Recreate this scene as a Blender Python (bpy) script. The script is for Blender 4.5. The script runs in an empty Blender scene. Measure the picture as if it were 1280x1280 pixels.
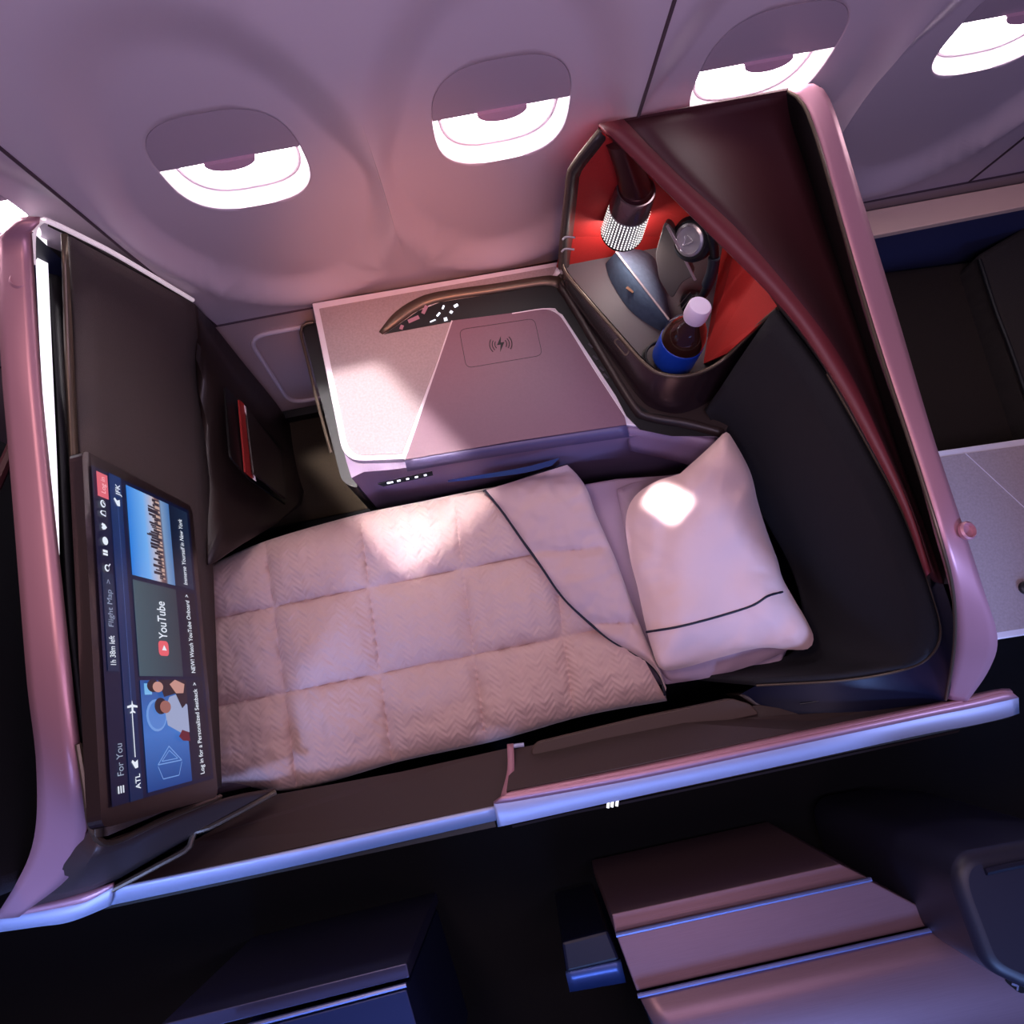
import bpy, math, random
from mathutils import Vector, Matrix, noise
random.seed(4)
C = bpy.context.scene.collection
# ---------------------------------------------------------------- camera model
F=950.; VZ=(655,850); AN=math.atan(.2); H=2.85
def nrm(v):
    l=math.sqrt(sum(c*c for c in v)); return tuple(c/l for c in v)
def dot(a,b): return sum(x*y for x,y in zip(a,b))
def cross(a,b): return (a[1]*b[2]-a[2]*b[1],a[2]*b[0]-a[0]*b[2],a[0]*b[1]-a[1]*b[0])
D_=nrm(((VZ[0]-640)/F,-(VZ[1]-640)/F,-1.)); Z_=tuple(-c for c in D_)
X_=nrm((math.cos(AN),math.sin(AN),-(math.cos(AN)*D_[0]+math.sin(AN)*D_[1])/D_[2])); Y_=cross(Z_,X_)
def ray(u,v):
    d=((u-640)/F,-(v-640)/F,-1.); return (dot(d,X_),dot(d,Y_),dot(d,Z_))
def P(u,v,z=None,x=None,y=None,s=None,w=None):
    """photo point -> world point on a plane (height z, x, y, partition plane s, wall plane w)"""
    d=ray(u,v)
    if s is not None: k=(-.85+s-(H-.75)*.1)/(d[0]+.1*d[2])
    elif w is not None: k=(1.285+w-.16*(H-.6))/(d[1]+.16*d[2])
    elif z is not None: k=(z-H)/d[2]
    elif x is not None: k=x/d[0]
    else: k=y/d[1]
    return Vector((d[0]*k,d[1]*k,H+d[2]*k))
# ---------------------------------------------------------------- materials
def lin(c):
    return tuple(((x/255)/12.92 if x/255<=.04045 else ((x/255+.055)/1.055)**2.4) for x in c)+(1,)
def mat(name,rgb,rough=.5,metal=0,bump=0,scale=50,kind='noise',emit=None,es=1,var=0,coat=0,trans=0,vscale=None,sheen=0,dist=.002):
    m=bpy.data.materials.new(name); m.use_nodes=True; nt=m.node_tree; N=nt.nodes; L=nt.links
    b=N['Principled BSDF']; b.inputs['Base Color'].default_value=lin(rgb)
    b.inputs['Roughness'].default_value=rough; b.inputs['Metallic'].default_value=metal
    b.inputs['Coat Weight'].default_value=coat; b.inputs['Transmission Weight'].default_value=trans
    b.inputs['Sheen Weight'].default_value=sheen
    if emit: b.inputs['Emission Color'].default_value=lin(emit); b.inputs['Emission Strength'].default_value=es
    if bump or var:
        tc=N.new('ShaderNodeTexCoord'); mp=N.new('ShaderNodeMapping'); L.new(tc.outputs['Object'],mp.inputs[0])
        if kind=='noise':
            t=N.new('ShaderNodeTexNoise'); t.inputs['Scale'].default_value=scale; t.inputs['Detail'].default_value=4; o=t.outputs['Fac']
        elif kind=='brushed':
            mp.inputs['Scale'].default_value=(3,160,160); t=N.new('ShaderNodeTexNoise'); t.inputs['Scale'].default_value=4; t.inputs['Detail'].default_value=5; o=t.outputs['Fac']
        elif kind=='weave':
            w1=N.new('ShaderNodeTexWave'); w1.inputs['Scale'].default_value=scale
            w2=N.new('ShaderNodeTexWave'); w2.bands_direction='Y'; w2.inputs['Scale'].default_value=scale
            w3=N.new('ShaderNodeTexNoise'); w3.inputs['Scale'].default_value=scale*2
            L.new(mp.outputs[0],w1.inputs[0]); L.new(mp.outputs[0],w2.inputs[0])
            a=N.new('ShaderNodeMath'); a.operation='MULTIPLY'; L.new(w1.outputs['Fac'],a.inputs[0]); L.new(w2.outputs['Fac'],a.inputs[1])
            a2=N.new('ShaderNodeMath'); a2.operation='MULTIPLY_ADD'; a2.inputs[1].default_value=.7; L.new(w3.outputs['Fac'],a2.inputs[0]); L.new(a.outputs[0],a2.inputs[2])
            L.new(mp.outputs[0],w3.inputs[0]); t=w1; o=a2.outputs[0]
        elif kind=='chevron':
            # herringbone ribs: sin(x*k + tri(y))
            sp=N.new('ShaderNodeSeparateXYZ'); L.new(mp.outputs[0],sp.inputs[0])
            pg=N.new('ShaderNodeMath'); pg.operation='PINGPONG'; pg.inputs[1].default_value=.03; L.new(sp.outputs['X'],pg.inputs[0])
            ad=N.new('ShaderNodeMath'); ad.operation='ADD'; L.new(sp.outputs['Y'],ad.inputs[0]); L.new(pg.outputs[0],ad.inputs[1])
            mu=N.new('ShaderNodeMath'); mu.operation='MULTIPLY'; mu.inputs[1].default_value=scale; L.new(ad.outputs[0],mu.inputs[0])
            si=N.new('ShaderNodeMath'); si.operation='SINE'; L.new(mu.outputs[0],si.inputs[0]); t=None
            nz=N.new('ShaderNodeTexNoise'); nz.inputs['Scale'].default_value=14; L.new(mp.outputs[0],nz.inputs[0])
            a2=N.new('ShaderNodeMath'); a2.operation='MULTIPLY_ADD'; a2.inputs[1].default_value=.16; L.new(si.outputs[0],a2.inputs[0]); L.new(nz.outputs['Fac'],a2.inputs[2]); o=a2.outputs[0]
        if kind in('noise','brushed'): L.new(mp.outputs[0],t.inputs[0])
        if bump:
            bp=N.new('ShaderNodeBump'); bp.inputs['Strength'].default_value=bump; bp.inputs['Distance'].default_value=dist
            L.new(o,bp.inputs['Height']); L.new(bp.outputs[0],b.inputs['Normal'])
        if var:
            rp=N.new('ShaderNodeMix'); rp.data_type='RGBA'; c=lin(rgb)
            rp.inputs[6].default_value=tuple(x*(1-var) for x in c[:3])+(1,); rp.inputs[7].default_value=tuple(min(1,x*(1+var)) for x in c[:3])+(1,)
            if vscale:
                t2=N.new('ShaderNodeTexNoise'); t2.inputs['Scale'].default_value=vscale; t2.inputs['Detail'].default_value=6; L.new(mp.outputs[0],t2.inputs[0]); o=t2.outputs['Fac']
            L.new(o,rp.inputs[0]); L.new(rp.outputs[2],b.inputs['Base Color'])
    return m
def emat(name,rgb,s=1):
    m=bpy.data.materials.new(name); m.use_nodes=True; nt=m.node_tree; b=nt.nodes['Principled BSDF']
    b.inputs['Base Color'].default_value=(0,0,0,1); b.inputs['Roughness'].default_value=.3
    b.inputs['Emission Color'].default_value=lin(rgb); b.inputs['Emission Strength'].default_value=s; return m
def gmat(name,stops,axis='Z',s=1):
    """emissive picture gradient over the object's own bounding box"""
    m=bpy.data.materials.new(name); m.use_nodes=True; nt=m.node_tree; N=nt.nodes; L=nt.links; b=N['Principled BSDF']
    b.inputs['Base Color'].default_value=(0,0,0,1); b.inputs['Roughness'].default_value=.3
    tc=N.new('ShaderNodeTexCoord'); sp=N.new('ShaderNodeSeparateXYZ'); L.new(tc.outputs['Generated'],sp.inputs[0])
    r=N.new('ShaderNodeValToRGB'); L.new(sp.outputs[axis],r.inputs[0]); e=r.color_ramp.elements
    e[0].position=stops[0][0]; e[0].color=lin(stops[0][1]); e[1].position=stops[-1][0]; e[1].color=lin(stops[-1][1])
    for p,c in stops[1:-1]: q=e.new(p); q.color=lin(c)
    L.new(r.outputs[0],b.inputs['Emission Color']); b.inputs['Emission Strength'].default_value=s; return m
M=dict(
 wall=mat('sidewall_plastic',(205,188,198),.45,0,.04,90),
 wall2=mat('dado_plastic',(176,150,150),.5,0,.04,90),
 seam=mat('seam_gap',(70,52,62),.7),
 shade=mat('window_shade',(178,160,172),.5), tab=mat('shade_tab',(205,160,180),.4), wframe=mat('window_ring',(220,205,212),.35),
 carpet=mat('carpet',(13,13,17),.95,0,.8,160,'weave',var=.5), carpet2=mat('carpet_patterned',(50,38,24),.95,0,.8,160,'weave',var=.8),
 pink=mat('rose_metal',(190,138,152),.42,.4), blue=mat('satin_metal',(175,180,212),.5,.35),
 black=mat('black_plastic',(12,10,12),.45), dark=mat('dark_bronze_plastic',(48,36,34),.42,.1), dark2=mat('dark_brown_plastic',(62,47,45),.5,.1),
 bronze=mat('bronze_metal',(100,86,74),.4,.6), maroon=mat('maroon_lacquer',(62,21,26),.6,0), lip=mat('maroon_lip',(104,36,42),.5,0),
 navy=mat('navy_fabric',(19,17,25),.85,0,.5,300,'noise',var=.45,vscale=400), navyp=mat('navy_plastic',(16,19,42),.4),
 pfab=mat('partition_fabric',(74,62,60),.85,0,.4,380,'noise',var=.3,vscale=500),
 red=mat('red_liner',(176,28,24),.75,0,.3,250,var=.15,vscale=200),
 stone=mat('speckled_laminate',(158,138,140),.5,0,.15,240,var=.28,vscale=150), stone2=mat('table_laminate',(122,86,100),.5,0,.12,240,var=.08,vscale=140),
 pale=mat('pale_edge',(228,214,222),.4,.2), fascia=mat('leather_purple',(136,112,140),.48,.1,.1,200), fascia2=mat('slate_trim',(92,80,116),.45,.1),
 duvet=mat('duvet_cloth',(200,166,160),.8,0,.8,330,'chevron',sheen=.3,dist=.004), fold=mat('duvet_lining',(194,160,158),.8,0,.4,30,sheen=.3), pipe=mat('navy_piping',(14,14,34),.6),
 pillow=mat('pillow_cotton',(222,186,182),.8,0,.35,16,sheen=.3,dist=.006), sheet=mat('bed_sheet',(172,146,162),.85,0,.3,14,dist=.006), mattress=mat('mattress_cloth',(120,104,122),.85),
 grey=mat('grey_deck',(92,84,88),.55), strip=emat('strip_light',(250,240,255),1.5), steel=mat('steel',(205,200,206),.3,.7),
 case=mat('case_felt',(70,86,108),.85,0,.5,120,var=.35,vscale=60), ridge=mat('case_edge',(175,160,165),.4,.3), leather=mat('leather_tag',(110,70,45),.6),
 tablet=mat('grey_sleeve',(92,84,84),.4,.2), hp=mat('headphone_black',(20,20,24),.35), cap=mat('bottle_cap',(222,205,232),.45),
 cola=mat('cola_bottle',(48,24,20),.08,0,coat=1), label=mat('bottle_label_blue',(22,62,170),.35), paper=mat('magazine_cover',(150,40,38),.45), paper2=mat('magazine_pages',(220,205,205),.7),
 brush=mat('brushed_mauve_metal',(140,110,120),.42,.6,.12,1,'brushed',var=.12), brushb=mat('brushed_blue_edge',(110,118,165),.35,.6),
 ink=mat('printed_black',(14,10,16),.6), lampcap=mat('lamp_cap',(70,32,34),.3,.6), ottoman=mat('ribbed_brown_fabric',(46,34,27),.9,0,.9,120,'weave',var=.5),
 seatf=mat('woven_seat_fabric',(52,44,40),.9,0,.9,110,'weave',var=.6),
 wicon=emat('icon_white',(240,240,255),2.2), pico=emat('icon_pink',(190,110,125),.8), day=emat('daylight_pane',(255,246,252),16.0),
)
# ---------------------------------------------------------------- object helpers
def tag(o,label,cat,group=None):
    o['label']=label; o['category']=cat
    if group: o['group']=group
    return o
def structure(o): o['kind']='structure'; return o
def thing(name,loc,label,cat,group=None):
    o=bpy.data.objects.new(name,None); C.objects.link(o); o.location=loc; o.empty_display_size=.05
    o['wl']=list(loc); return tag(o,label,cat,group)
def wl(o):
    return Vector(o['wl']) if o is not None else Vector((0,0,0))
def mk(name,vs,fs,m,parent=None,smooth=False,bevel=0,solid=0,sub=0,seg=2,off=0,angle=40):
    vs=[Vector(v) for v in vs]
    if parent is None:
        xs=[v.x for v in vs]; ys=[v.y for v in vs]; o0=Vector(((min(xs)+max(xs))/2,(min(ys)+max(ys))/2,min(v.z for v in vs)))
    else:
        o0=sum(vs,Vector())/len(vs)
    me=bpy.data.meshes.new(name); me.from_pydata([tuple(v-o0) for v in vs],[],fs); me.update()
    import bmesh
    bm=bmesh.new(); bm.from_mesh(me); bmesh.ops.recalc_face_normals(bm,faces=bm.faces); bm.to_mesh(me); bm.free()
    if smooth:
        for p in me.polygons: p.use_smooth=True
        try: me.set_sharp_from_angle(angle=math.radians(angle))
        except Exception: pass
    me.materials.append(m); o=bpy.data.objects.new(name,me); C.objects.link(o)
    o.parent=parent; o.location=o0-wl(parent); o['wl']=list(o0)
    if sub:
        k=o.modifiers.new('s','SUBSURF'); k.levels=sub; k.render_levels=sub
    if solid:
        k=o.modifiers.new('t','SOLIDIFY'); k.thickness=solid; k.offset=off
    if bevel:
        k=o.modifiers.new('b','BEVEL'); k.width=bevel; k.segments=seg; k.limit_method='ANGLE'; k.angle_limit=math.radians(35)
    return o
class MB:
    def __init__(s): s.v=[]; s.f=[]
    def add(s,vs,fs):
        n=len(s.v); s.v+=[Vector(v) for v in vs]; s.f+=[tuple(i+n for i in f) for f in fs]; return s
    def grid(s,rows,closed=False,caps=False):
        n=len(rows[0]); vs=[p for r in rows for p in r]; fs=[]
        for i in range(len(rows)-1):
            for j in range(n if closed else n-1):
                fs.append((i*n+j,i*n+(j+1)%n,(i+1)*n+(j+1)%n,(i+1)*n+j))
        if caps: fs.append(tuple(range(n))); fs.append(tuple((len(rows)-1)*n+j for j in range(n)))
        return s.add(vs,fs)
    def prism(s,top,bot):
        n=len(top); return s.add(list(top)+list(bot),[tuple(range(n)),tuple(range(2*n-1,n-1,-1))]+[(i,(i+1)%n,(i+1)%n+n,i+n) for i in range(n)])
    def box(s,c,d,rz=0,M3=None):
        c=Vector(c); R=M3 or Matrix.Rotation(rz,3,'Z')
        p=[c+R@Vector((x*d[0]/2,y*d[1]/2,z*d[2]/2)) for z in(-1,1) for x,y in((-1,-1),(1,-1),(1,1),(-1,1))]
        return s.add(p,[(0,1,2,3),(4,5,6,7),(0,1,5,4),(1,2,6,5),(2,3,7,6),(3,0,4,7)])
    def tube(s,path,r,n=10,closed=False):
        path=[Vector(p) for p in path]; rows=[]; L=len(path); up=Vector((0,0,1)); prev=None
        for i,p in enumerate(path):
            a=path[(i-1)%L] if (closed or i) else p; b=path[(i+1)%L] if (closed or i<L-1) else p
            t=(b-a).normalized()
            if prev is None:
                q=t.cross(up if abs(t.z)<.9 else Vector((1,0,0))).normalized()
            else:
                q=(prev-t*prev.dot(t)).normalized()
            prev=q; w=t.cross(q); rr=r[i] if isinstance(r,(list,tuple)) else r
            rows.append([p+q*math.cos(2*math.pi*k/n)*rr+w*math.sin(2*math.pi*k/n)*rr for k in range(n)])
        if closed: rows.append(rows[0]); return s.grid(rows,True)
        return s.grid(rows,True,True)
    def lathe(s,base,axis,prof,n=32,cap=True):
        base=Vector(base); a=Vector(axis).normalized(); q=a.cross(Vector((1,0,0)) if abs(a.x)<.8 else Vector((0,1,0))).normalized(); w=a.cross(q)
        rows=[[base+a*h+(q*math.cos(2*math.pi*k/n)+w*math.sin(2*math.pi*k/n))*r for k in range(n)] for r,h in prof]
        return s.grid(rows,True,cap)
    def build(s,name,m,parent=None,**k): return mk(name,s.v,s.f,m,parent,**k)
def cr(pts,n):
    """smooth resample of a polyline (Catmull-Rom), n points"""
    pts=[Vector(p) for p in pts]; seg=len(pts)-1; out=[]
    ls=[0]
    for a,b in zip(pts,pts[1:]): ls.append(ls[-1]+(b-a).length)
    for i in range(n):
        d=ls[-1]*i/(n-1); k=0
        while k<seg-1 and ls[k+1]<d: k+=1
        t=(d-ls[k])/max(1e-9,ls[k+1]-ls[k]); p1,p2=pts[k],pts[k+1]
        p0=pts[k-1] if k else p1*2-p2; p3=pts[k+2] if k+2<=seg else p2*2-p1
        out.append(.5*((2*p1)+(p2-p0)*t+(2*p0-5*p1+4*p2-p3)*t*t+(3*p1-p0-3*p2+p3)*t**3))
    return out
def rs(pts,n):
    """linear resample"""
    pts=[Vector(p) for p in pts]; ls=[0]
    for a,b in zip(pts,pts[1:]): ls.append(ls[-1]+(b-a).length)
    out=[]
    for i in range(n):
        d=ls[-1]*i/(n-1); k=0
        while k<len(pts)-2 and ls[k+1]<d: k+=1
        out.append(pts[k].lerp(pts[k+1],(d-ls[k])/max(1e-9,ls[k+1]-ls[k])))
    return out
def loft(a,b,n=24,rows=2,smooth=True):
    f=cr if smooth else rs; a=f(a,n); b=f(b,n); return [[p.lerp(q,i/(rows-1)) for p,q in zip(a,b)] for i in range(rows)]
def roundpoly(pts,r,n=5):
    """round each corner of a closed 3D polygon; r number or per-corner list"""
    pts=[Vector(p) for p in pts]; out=[]; L=len(pts)
    for i,p in enumerate(pts):
        rr=r[i] if isinstance(r,(list,tuple)) else r
        if rr<=0: out.append(p); continue
        a=(pts[i-1]-p); b=(pts[(i+1)%L]-p); ra=min(rr,a.length*.48); rb=min(rr,b.length*.48)
        A=p+a.normalized()*ra; B=p+b.normalized()*rb
        for k in range(n+1):
            t=k/n; out.append(A*(1-t)**2+p*2*t*(1-t)+B*t*t)
    return out
def px(pts,z=None,**k): return [P(u,v,z,**k) for u,v in pts]
def down(pts,dz): return [p-Vector((0,0,dz)) for p in pts]

# ================================================================ SETTING
structure(MB().box((.1,-.55,-.03),(6,4.6,.06)).build('floor',M['carpet']))
structure(MB().box((-.4,1.0,.004),(1.3,.5,.008)).build('floor_inlay',M['carpet2']))
def wy(z): return 1.285-.16*(z-.6)
cells=[(-2.0,-1.37,-1.67,0),(-1.37,-.745,-1.03,0),(-.745,-.1,-.40,1),(-.1,.5,.195,2),(.5,1.09,.79,3),(1.09,1.76,1.385,4),(1.76,2.4,2.08,0)]
HW,HH,ZC=.153,.187,1.408; Z0,Z1=.61,2.35
def sq(th,a,b,n=2.9):
    c,s=math.cos(th),math.sin(th); k=(abs(c/a)**n+abs(s/b)**n)**(-1/n); return c*k,s*k
NA=96
wmb=MB()
for (xa,xb,xc,k) in cells:
    angs=[2*math.pi*i/NA for i in range(NA)]
    for cx,cz in((xa,Z0),(xb,Z0),(xb,Z1),(xa,Z1)):
        a=math.atan2(cz-ZC,cx-xc)%(2*math.pi); j=min(range(NA),key=lambda i:min(abs(angs[i]-a),2*math.pi-abs(angs[i]-a))); angs[j]=a
    angs.sort(); rows=[]
    for t in [-3,-2,-1,0]+[i/44 for i in range(1,45)]:
        row=[]
        for th in angs:
            c,s=math.cos(th),math.sin(th)
            if t<0:   # reveal going outwards to the pane
                f={-1:.992,-2:.93,-3:.88}[t]; x,z=sq(th,HW*f,HH*f); dy={-1:.003,-2:.03,-3:.045}[t]
                row.append((xc+x,wy(ZC+z)+.042+dy,ZC+z)); continue
            x0,z0=sq(th,HW,HH)
            kx=((xb-xc) if c>0 else (xa-xc))/c if abs(c)>1e-6 else 1e9; kz=((Z1-ZC) if s>0 else (Z0-ZC))/s if abs(s)>1e-6 else 1e9
            kk=min(kx,kz); x1,z1=c*kk,s*kk
            # bowl rim ellipse: wide dish reaching down to z .78
            x=x0+(x1-x0)*t; z=z0+(z1-z0)*t
            ex=x/.285; ez=(z+.12)/(.55 if z<-.12 else .62); rr=math.sqrt(ex*ex+ez*ez)
            q=max(0,min(1,(1.12-rr)/(.22 if z<-.1 else .22+min(.14,(z+.1)*.8)))); q=q*q*(3-2*q)
            rim=math.exp(-((rr-1.13)/.06)**2)*.008*max(0,min(1,(.0-z)/.2))
            row.append((xc+x,wy(ZC+z)+.042*q-rim*1.3,ZC+z))
        rows.append(row)
    wmb.grid(rows,True)
w=wmb.build('wall_window',M['wall'],smooth=True,angle=70); structure(w)
# lower wall (dado) leaning back in towards the floor
mb=MB(); mb.add([(-2.2,1.285,.61),(2.6,1.285,.61),(2.6,1.19,0),(-2.2,1.19,0),(-2.2,1.4,.61),(2.6,1.4,.61),(2.6,1.4,0),(-2.2,1.4,0)],[(0,1,2,3),(4,5,6,7),(0,1,5,4),(2,3,7,6),(0,3,7,4),(1,2,6,5)])
structure(mb.build('wall_window_lower',M['wall2']))
def dy_(z): return 1.19+.095*z/.61
structure(MB().tube([(-2.2,1.283,.612),(2.6,1.283,.612)],.005,8).build('trim_1',M['seam']))
for i,x in enumerate((-.745,.5,1.76)):
    structure(MB().tube([(x,wy(z)-.001,z) for z in [.61+.1*k for k in range(18)]],.004,6).build('trim_%d'%(i+2),M['seam']))
# air return grille frame in the dado
ring=[]
vp=roundpoly([Vector((-.675,dy_(.53)-.006,.53)),Vector((-.40,dy_(.53)-.006,.53)),Vector((-.40,dy_(.09)-.006,.09)),Vector((-.675,dy_(.09)-.006,.09))],.07,6)
structure(MB().tube(vp,.008,8,True).build('trim_5',M['wall']))
structure(MB().box((-.2,1.17,.03),(4.4,.03,.06)).build('baseboard_window',M['black']))
wn=0
for (xa,xb,xc,k) in cells:
    if xc<-1.5 or xc>2: continue
    wn+=1
    base=Vector((xc,wy(ZC)+.06,ZC-HH))
    g=bpy.data.objects.new('window_%d'%wn,None); C.objects.link(g); g.location=base; g['wl']=list(base); structure(g)
    def outline(f,dy,n=64): return [Vector((xc+x,wy(ZC+z)+.042+dy,ZC+z)) for x,z in [sq(2*math.pi*i/n,HW*f,HH*f) for i in range(n)]]
    o=outline(.96,.048); mk('pane',o,[tuple(range(64))],M['day'],g)
    mb=MB(); mb.tube(outline(.88,.044),.005,8,True); mb.build('window_ring',M['wframe'],g,smooth=True)
    # half drawn shade
    sh=[Vector((xc+x,wy(ZC+z)+.046,ZC+z)) for x,z in [sq(math.radians(a),HW*.99,HH*.99) for a in range(8,173,4)]]
    if 0<=xc<2 or True:
        mk('shade',sh,[tuple(range(len(sh)))],M['shade'],g,solid=.006)
        zt=sh[0].z
        tb=[Vector((xc+.055*math.cos(math.radians(a)),wy(zt)+.038,zt+.028*math.sin(math.radians(a))+.004)) for a in range(180,361,12)]
        mk('shade_tab',tb,[tuple(range(len(tb)))],M['tab'],g,solid=.01)

# ================================================================ LEFT PARTITION
ZT=1.28
lp=thing('suite_partition',P(80,700,0.0,)*0+Vector((-.95,.5,0)),'tall dark fabric suite partition with rose-to-blue metal edge, behind the video screen','partition')
# edge band: outer dark-side curve A, inner curve B
A=[P(22,272,1.41),P(8,290,1.38),P(4,320,1.35),P(10,450,1.31),P(20,560,ZT),P(33,720,ZT),P(45,850,1.26),P(57,950,1.18),P(50,1040,1.0),P(26,1098,.86),P(0,1141,.77)]
B=[P(50,271,1.40),P(40,284,1.38),P(42,320,1.35),P(50,450,1.31),P(60,560,ZT+.01),P(77,720,ZT+.01),P(92,860,1.28),P(106,975,1.22),P(112,1035,1.05),P(90,1088,.90),P(28,1136,.78)]
rows=loft(A,B,48,5)
for i,r in enumerate(rows):
    for j,p in enumerate(r): p.z+=.003*math.sin(math.pi*i/4)
MB().grid(rows).build('edge_band',M['pink'],lp,smooth=True,solid=.02,off=-1)
# back shell behind band (facing the neighbour suite)
MB().grid(loft(A,[Vector((p.x-.03,p.y,.05)) for p in A],40,2)).build('back_shell',M['navyp'],lp,smooth=True)
# fabric covered panel
pT=[P(84,292,w=-.02),P(90,400,s=0),P(102,700,s=0),P(128,1046,s=0)]; pB=[P(240,378,w=-.02),P(248,470,s=.01),P(256,560,s=0),P(259,640,s=0),P(272,985,s=0)]
MB().grid(loft(pT,pB,40,8)).build('fabric_panel',M['pfab'],lp,smooth=True,solid=.012,off=-1)
# bronze edge of the fabric panel and black channel
MB().grid(loft([P(76,292,w=-.03)]+px([(85,500),(98,760),(118,1046)],s=.004),[P(84,292,w=-.03)]+px([(93,500),(106,760),(128,1046)],s=.008),20,2)).build('panel_edge',M['bronze'],lp,smooth=True,solid=.01)
MB().grid(loft(px([(56,290),(70,500),(84,760),(104,960)],s=-.03),px([(80,290),(88,500),(102,760),(114,960)],s=-.02),20,2)).build('channel',M['black'],lp,smooth=True,solid=.01)
# glowing strip light
MB().grid(loft(px([(44,290),(52,450),(61,580),(69,700),(76,790)],s=-.015),px([(57,290),(64,450),(70,580),(74,700),(77,790)],s=-.01),24,2)).build('strip_light',M['strip'],lp,smooth=True,solid=.006)
MB().tube(cr([P(42,560,1.3)]*0+[P(41,330,1.335),P(42,290,1.35),P(52,276,1.39),P(66,279,w=-.02),P(110,300,w=-.02),P(150,321,w=-.02),P(241,375,w=-.02)],40),.006,8).build('light_rim',mat('lit_rim',(240,225,232),.3,0,emit=(255,235,245),es=.35),lp,smooth=True)
MB().grid(loft(px([(60,281),(150,325),(240,377)],w=-.022),px([(82,291),(150,330),(238,382)],w=-.025),12,2)).build('panel_edge',M['black'],lp,smooth=True,solid=.006)
# rear skin between panel and band down to floor
back=[Vector((-.97,1.17,1.2)),Vector((-.97,.0,1.2)),Vector((-.99,.0,.05)),Vector((-.99,1.17,.05))]
mk('core_panel',back,[(0,1,2,3)],M['black'],lp,solid=.03)
# metal frame sill round the lower aisle corner
rim_t=[P(98,930,s=-.0),P(107,985,s=0),P(113,1030,s=0),P(126,1052,s=0),P(150,1050,s=0),P(210,1022,s=0),P(275,996,s=.005)]
MB().tube(cr(rim_t,30),.007,8).build('frame_rim',M['bronze'],lp,smooth=True)
aisle_lo=[P(28,1137,.77),P(90,1122,.755),P(135,1106,.75),P(230,1052,.70),P(345,990,.62)]
aisle_hi=[P(112,1035,1.08),P(118,1050,1.10),P(130,1058,1.10),P(210,1028,.93),P(276,999,.76)]
MB().grid(loft(aisle_hi,aisle_lo,30,6)).build('corner_fairing',M['dark2'],lp,smooth=True,solid=.012,off=-1)
MB().tube(cr([P(140,1112,.755),P(200,1080,.735),P(235,1060,.715),P(243,1040,.71),P(262,1034,.70),P(345,990,.63)],26),.008,8).build('sill_moulding',M['bronze'],lp,smooth=True)
# round coat latch
k=P(28,352,1.345)
MB().lathe(k,(0.2,0,1),[(.024,0),(.024,.01),(.019,.014),(.017,.006)],28).build('coat_latch',M['pink'],lp,smooth=True)
# foot-well housing next to the window, with literature slot
fh=[P(240,380,s=.03),P(262,412,x=-.775),P(300,455,x=-.76),P(345,510,x=-.745),P(372,560,x=-.735),P(381,600,x=-.73)]
fl=[P(256,560,x=-.845),P(262,575,x=-.82),P(275,600,x=-.80),P(300,640,x=-.79),P(335,655,x=-.78),P(375,640,x=-.735)]
fh2=[Vector((p.x,p.y,max(p.z,.03))) for p in fh]
fw=[P(239,379,s=.02),P(300,452,x=-.765),P(348,512,x=-.74),P(372,556,x=-.72),P(380,595,x=-.70),P(374,632,x=-.70),P(345,655,x=-.73),P(300,680,x=-.77),P(262,705,x=-.82),P(259,640,x=-.84),P(256,560,x=-.845),P(248,470,x=-.84)]
fU=[P(240,379,w=-.02),P(262,404,x=-.745),P(300,452,x=-.735),P(348,512,x=-.72),P(372,556,x=-.71),P(380,595,x=-.70),P(374,632,x=-.70)]
fL=[P(248,470,s=0),P(254,560,s=-.0),P(257,620,s=0),P(258,690,x=-.83),P(262,706,x=-.82),P(300,682,x=-.77),P(345,655,x=-.73)]
MB().grid(loft(fU,fL,30,6)).build('footwell_side',M['dark'],lp,smooth=True,solid=.008,off=-1)
MB().tube([P(348,512,x=-.73),P(362,560,x=-.72),P(364,620,x=-.72)],.003,6).build('footwell_seam',M['bronze'],lp)
sl=[P(280,482,x=-.735),P(352,560,x=-.700),P(358,632,x=-.695),P(312,600,x=-.720),P(287,572,x=-.730)]
sl=roundpoly(sl,.02,4); mk('literature_slot',sl,[tuple(range(len(sl)))],M['black'],lp,solid=.006)
sc=[P(306,508,x=-.705),P(350,564,x=-.68),P(356,624,x=-.68),P(316,592,x=-.70)]
mk('slot_cover',sc,[(0,1,2,3)],M['dark'],lp,solid=.008,bevel=.003)
mg=thing('magazine',P(308,560,x=-.735)-Vector((0,0,.1)),'red magazine tucked in the literature slot by the window','magazine')
mk('cover',[P(298,500,x=-.715),P(304,505,x=-.709),P(316,598,x=-.709),P(306,590,x=-.715)],[(0,1,2,3)],M['paper'],mg,solid=.006)
mk('pages',[P(303,504,x=-.712),P(307,508,x=-.702),P(320,602,x=-.702),P(315,598,x=-.712)],[(0,1,2,3)],M['paper2'],mg,solid=.005)

# ================================================================ VIDEO SCREEN
mon=thing('video_screen',P(200,800,s=.0),'wide seatback video screen lit with menu tiles, mounted on the dark partition','screen')
BZ=[(240,633),(273,996),(127,1036),(102,561)]
bz=roundpoly(px(BZ,s=.05),.025,5)
mk('bezel',bz,[tuple(range(len(bz)))],mat('screen_bezel',(40,28,28),.3,.0,coat=.5),mon,solid=.03,off=-1)
S00,S10,S01,S11=[P(*q,s=.054) for q in((140,1009),(114,581),(267,973),(236,638))]
def S(a,b,l=0):
    p=S00.lerp(S10,a).lerp(S01.lerp(S11,a),b); return p+Vector((1,0,.1)).normalized()*(.0014*l)
scr=mk('screen',[S(0,0),S(1,0),S(1,1),S(0,1)],[(0,1,2,3)],gmat('screen_blue',[(0,(10,14,38)),(.5,(6,16,52)),(1,(4,14,46))],s=1.0),mon)
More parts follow.
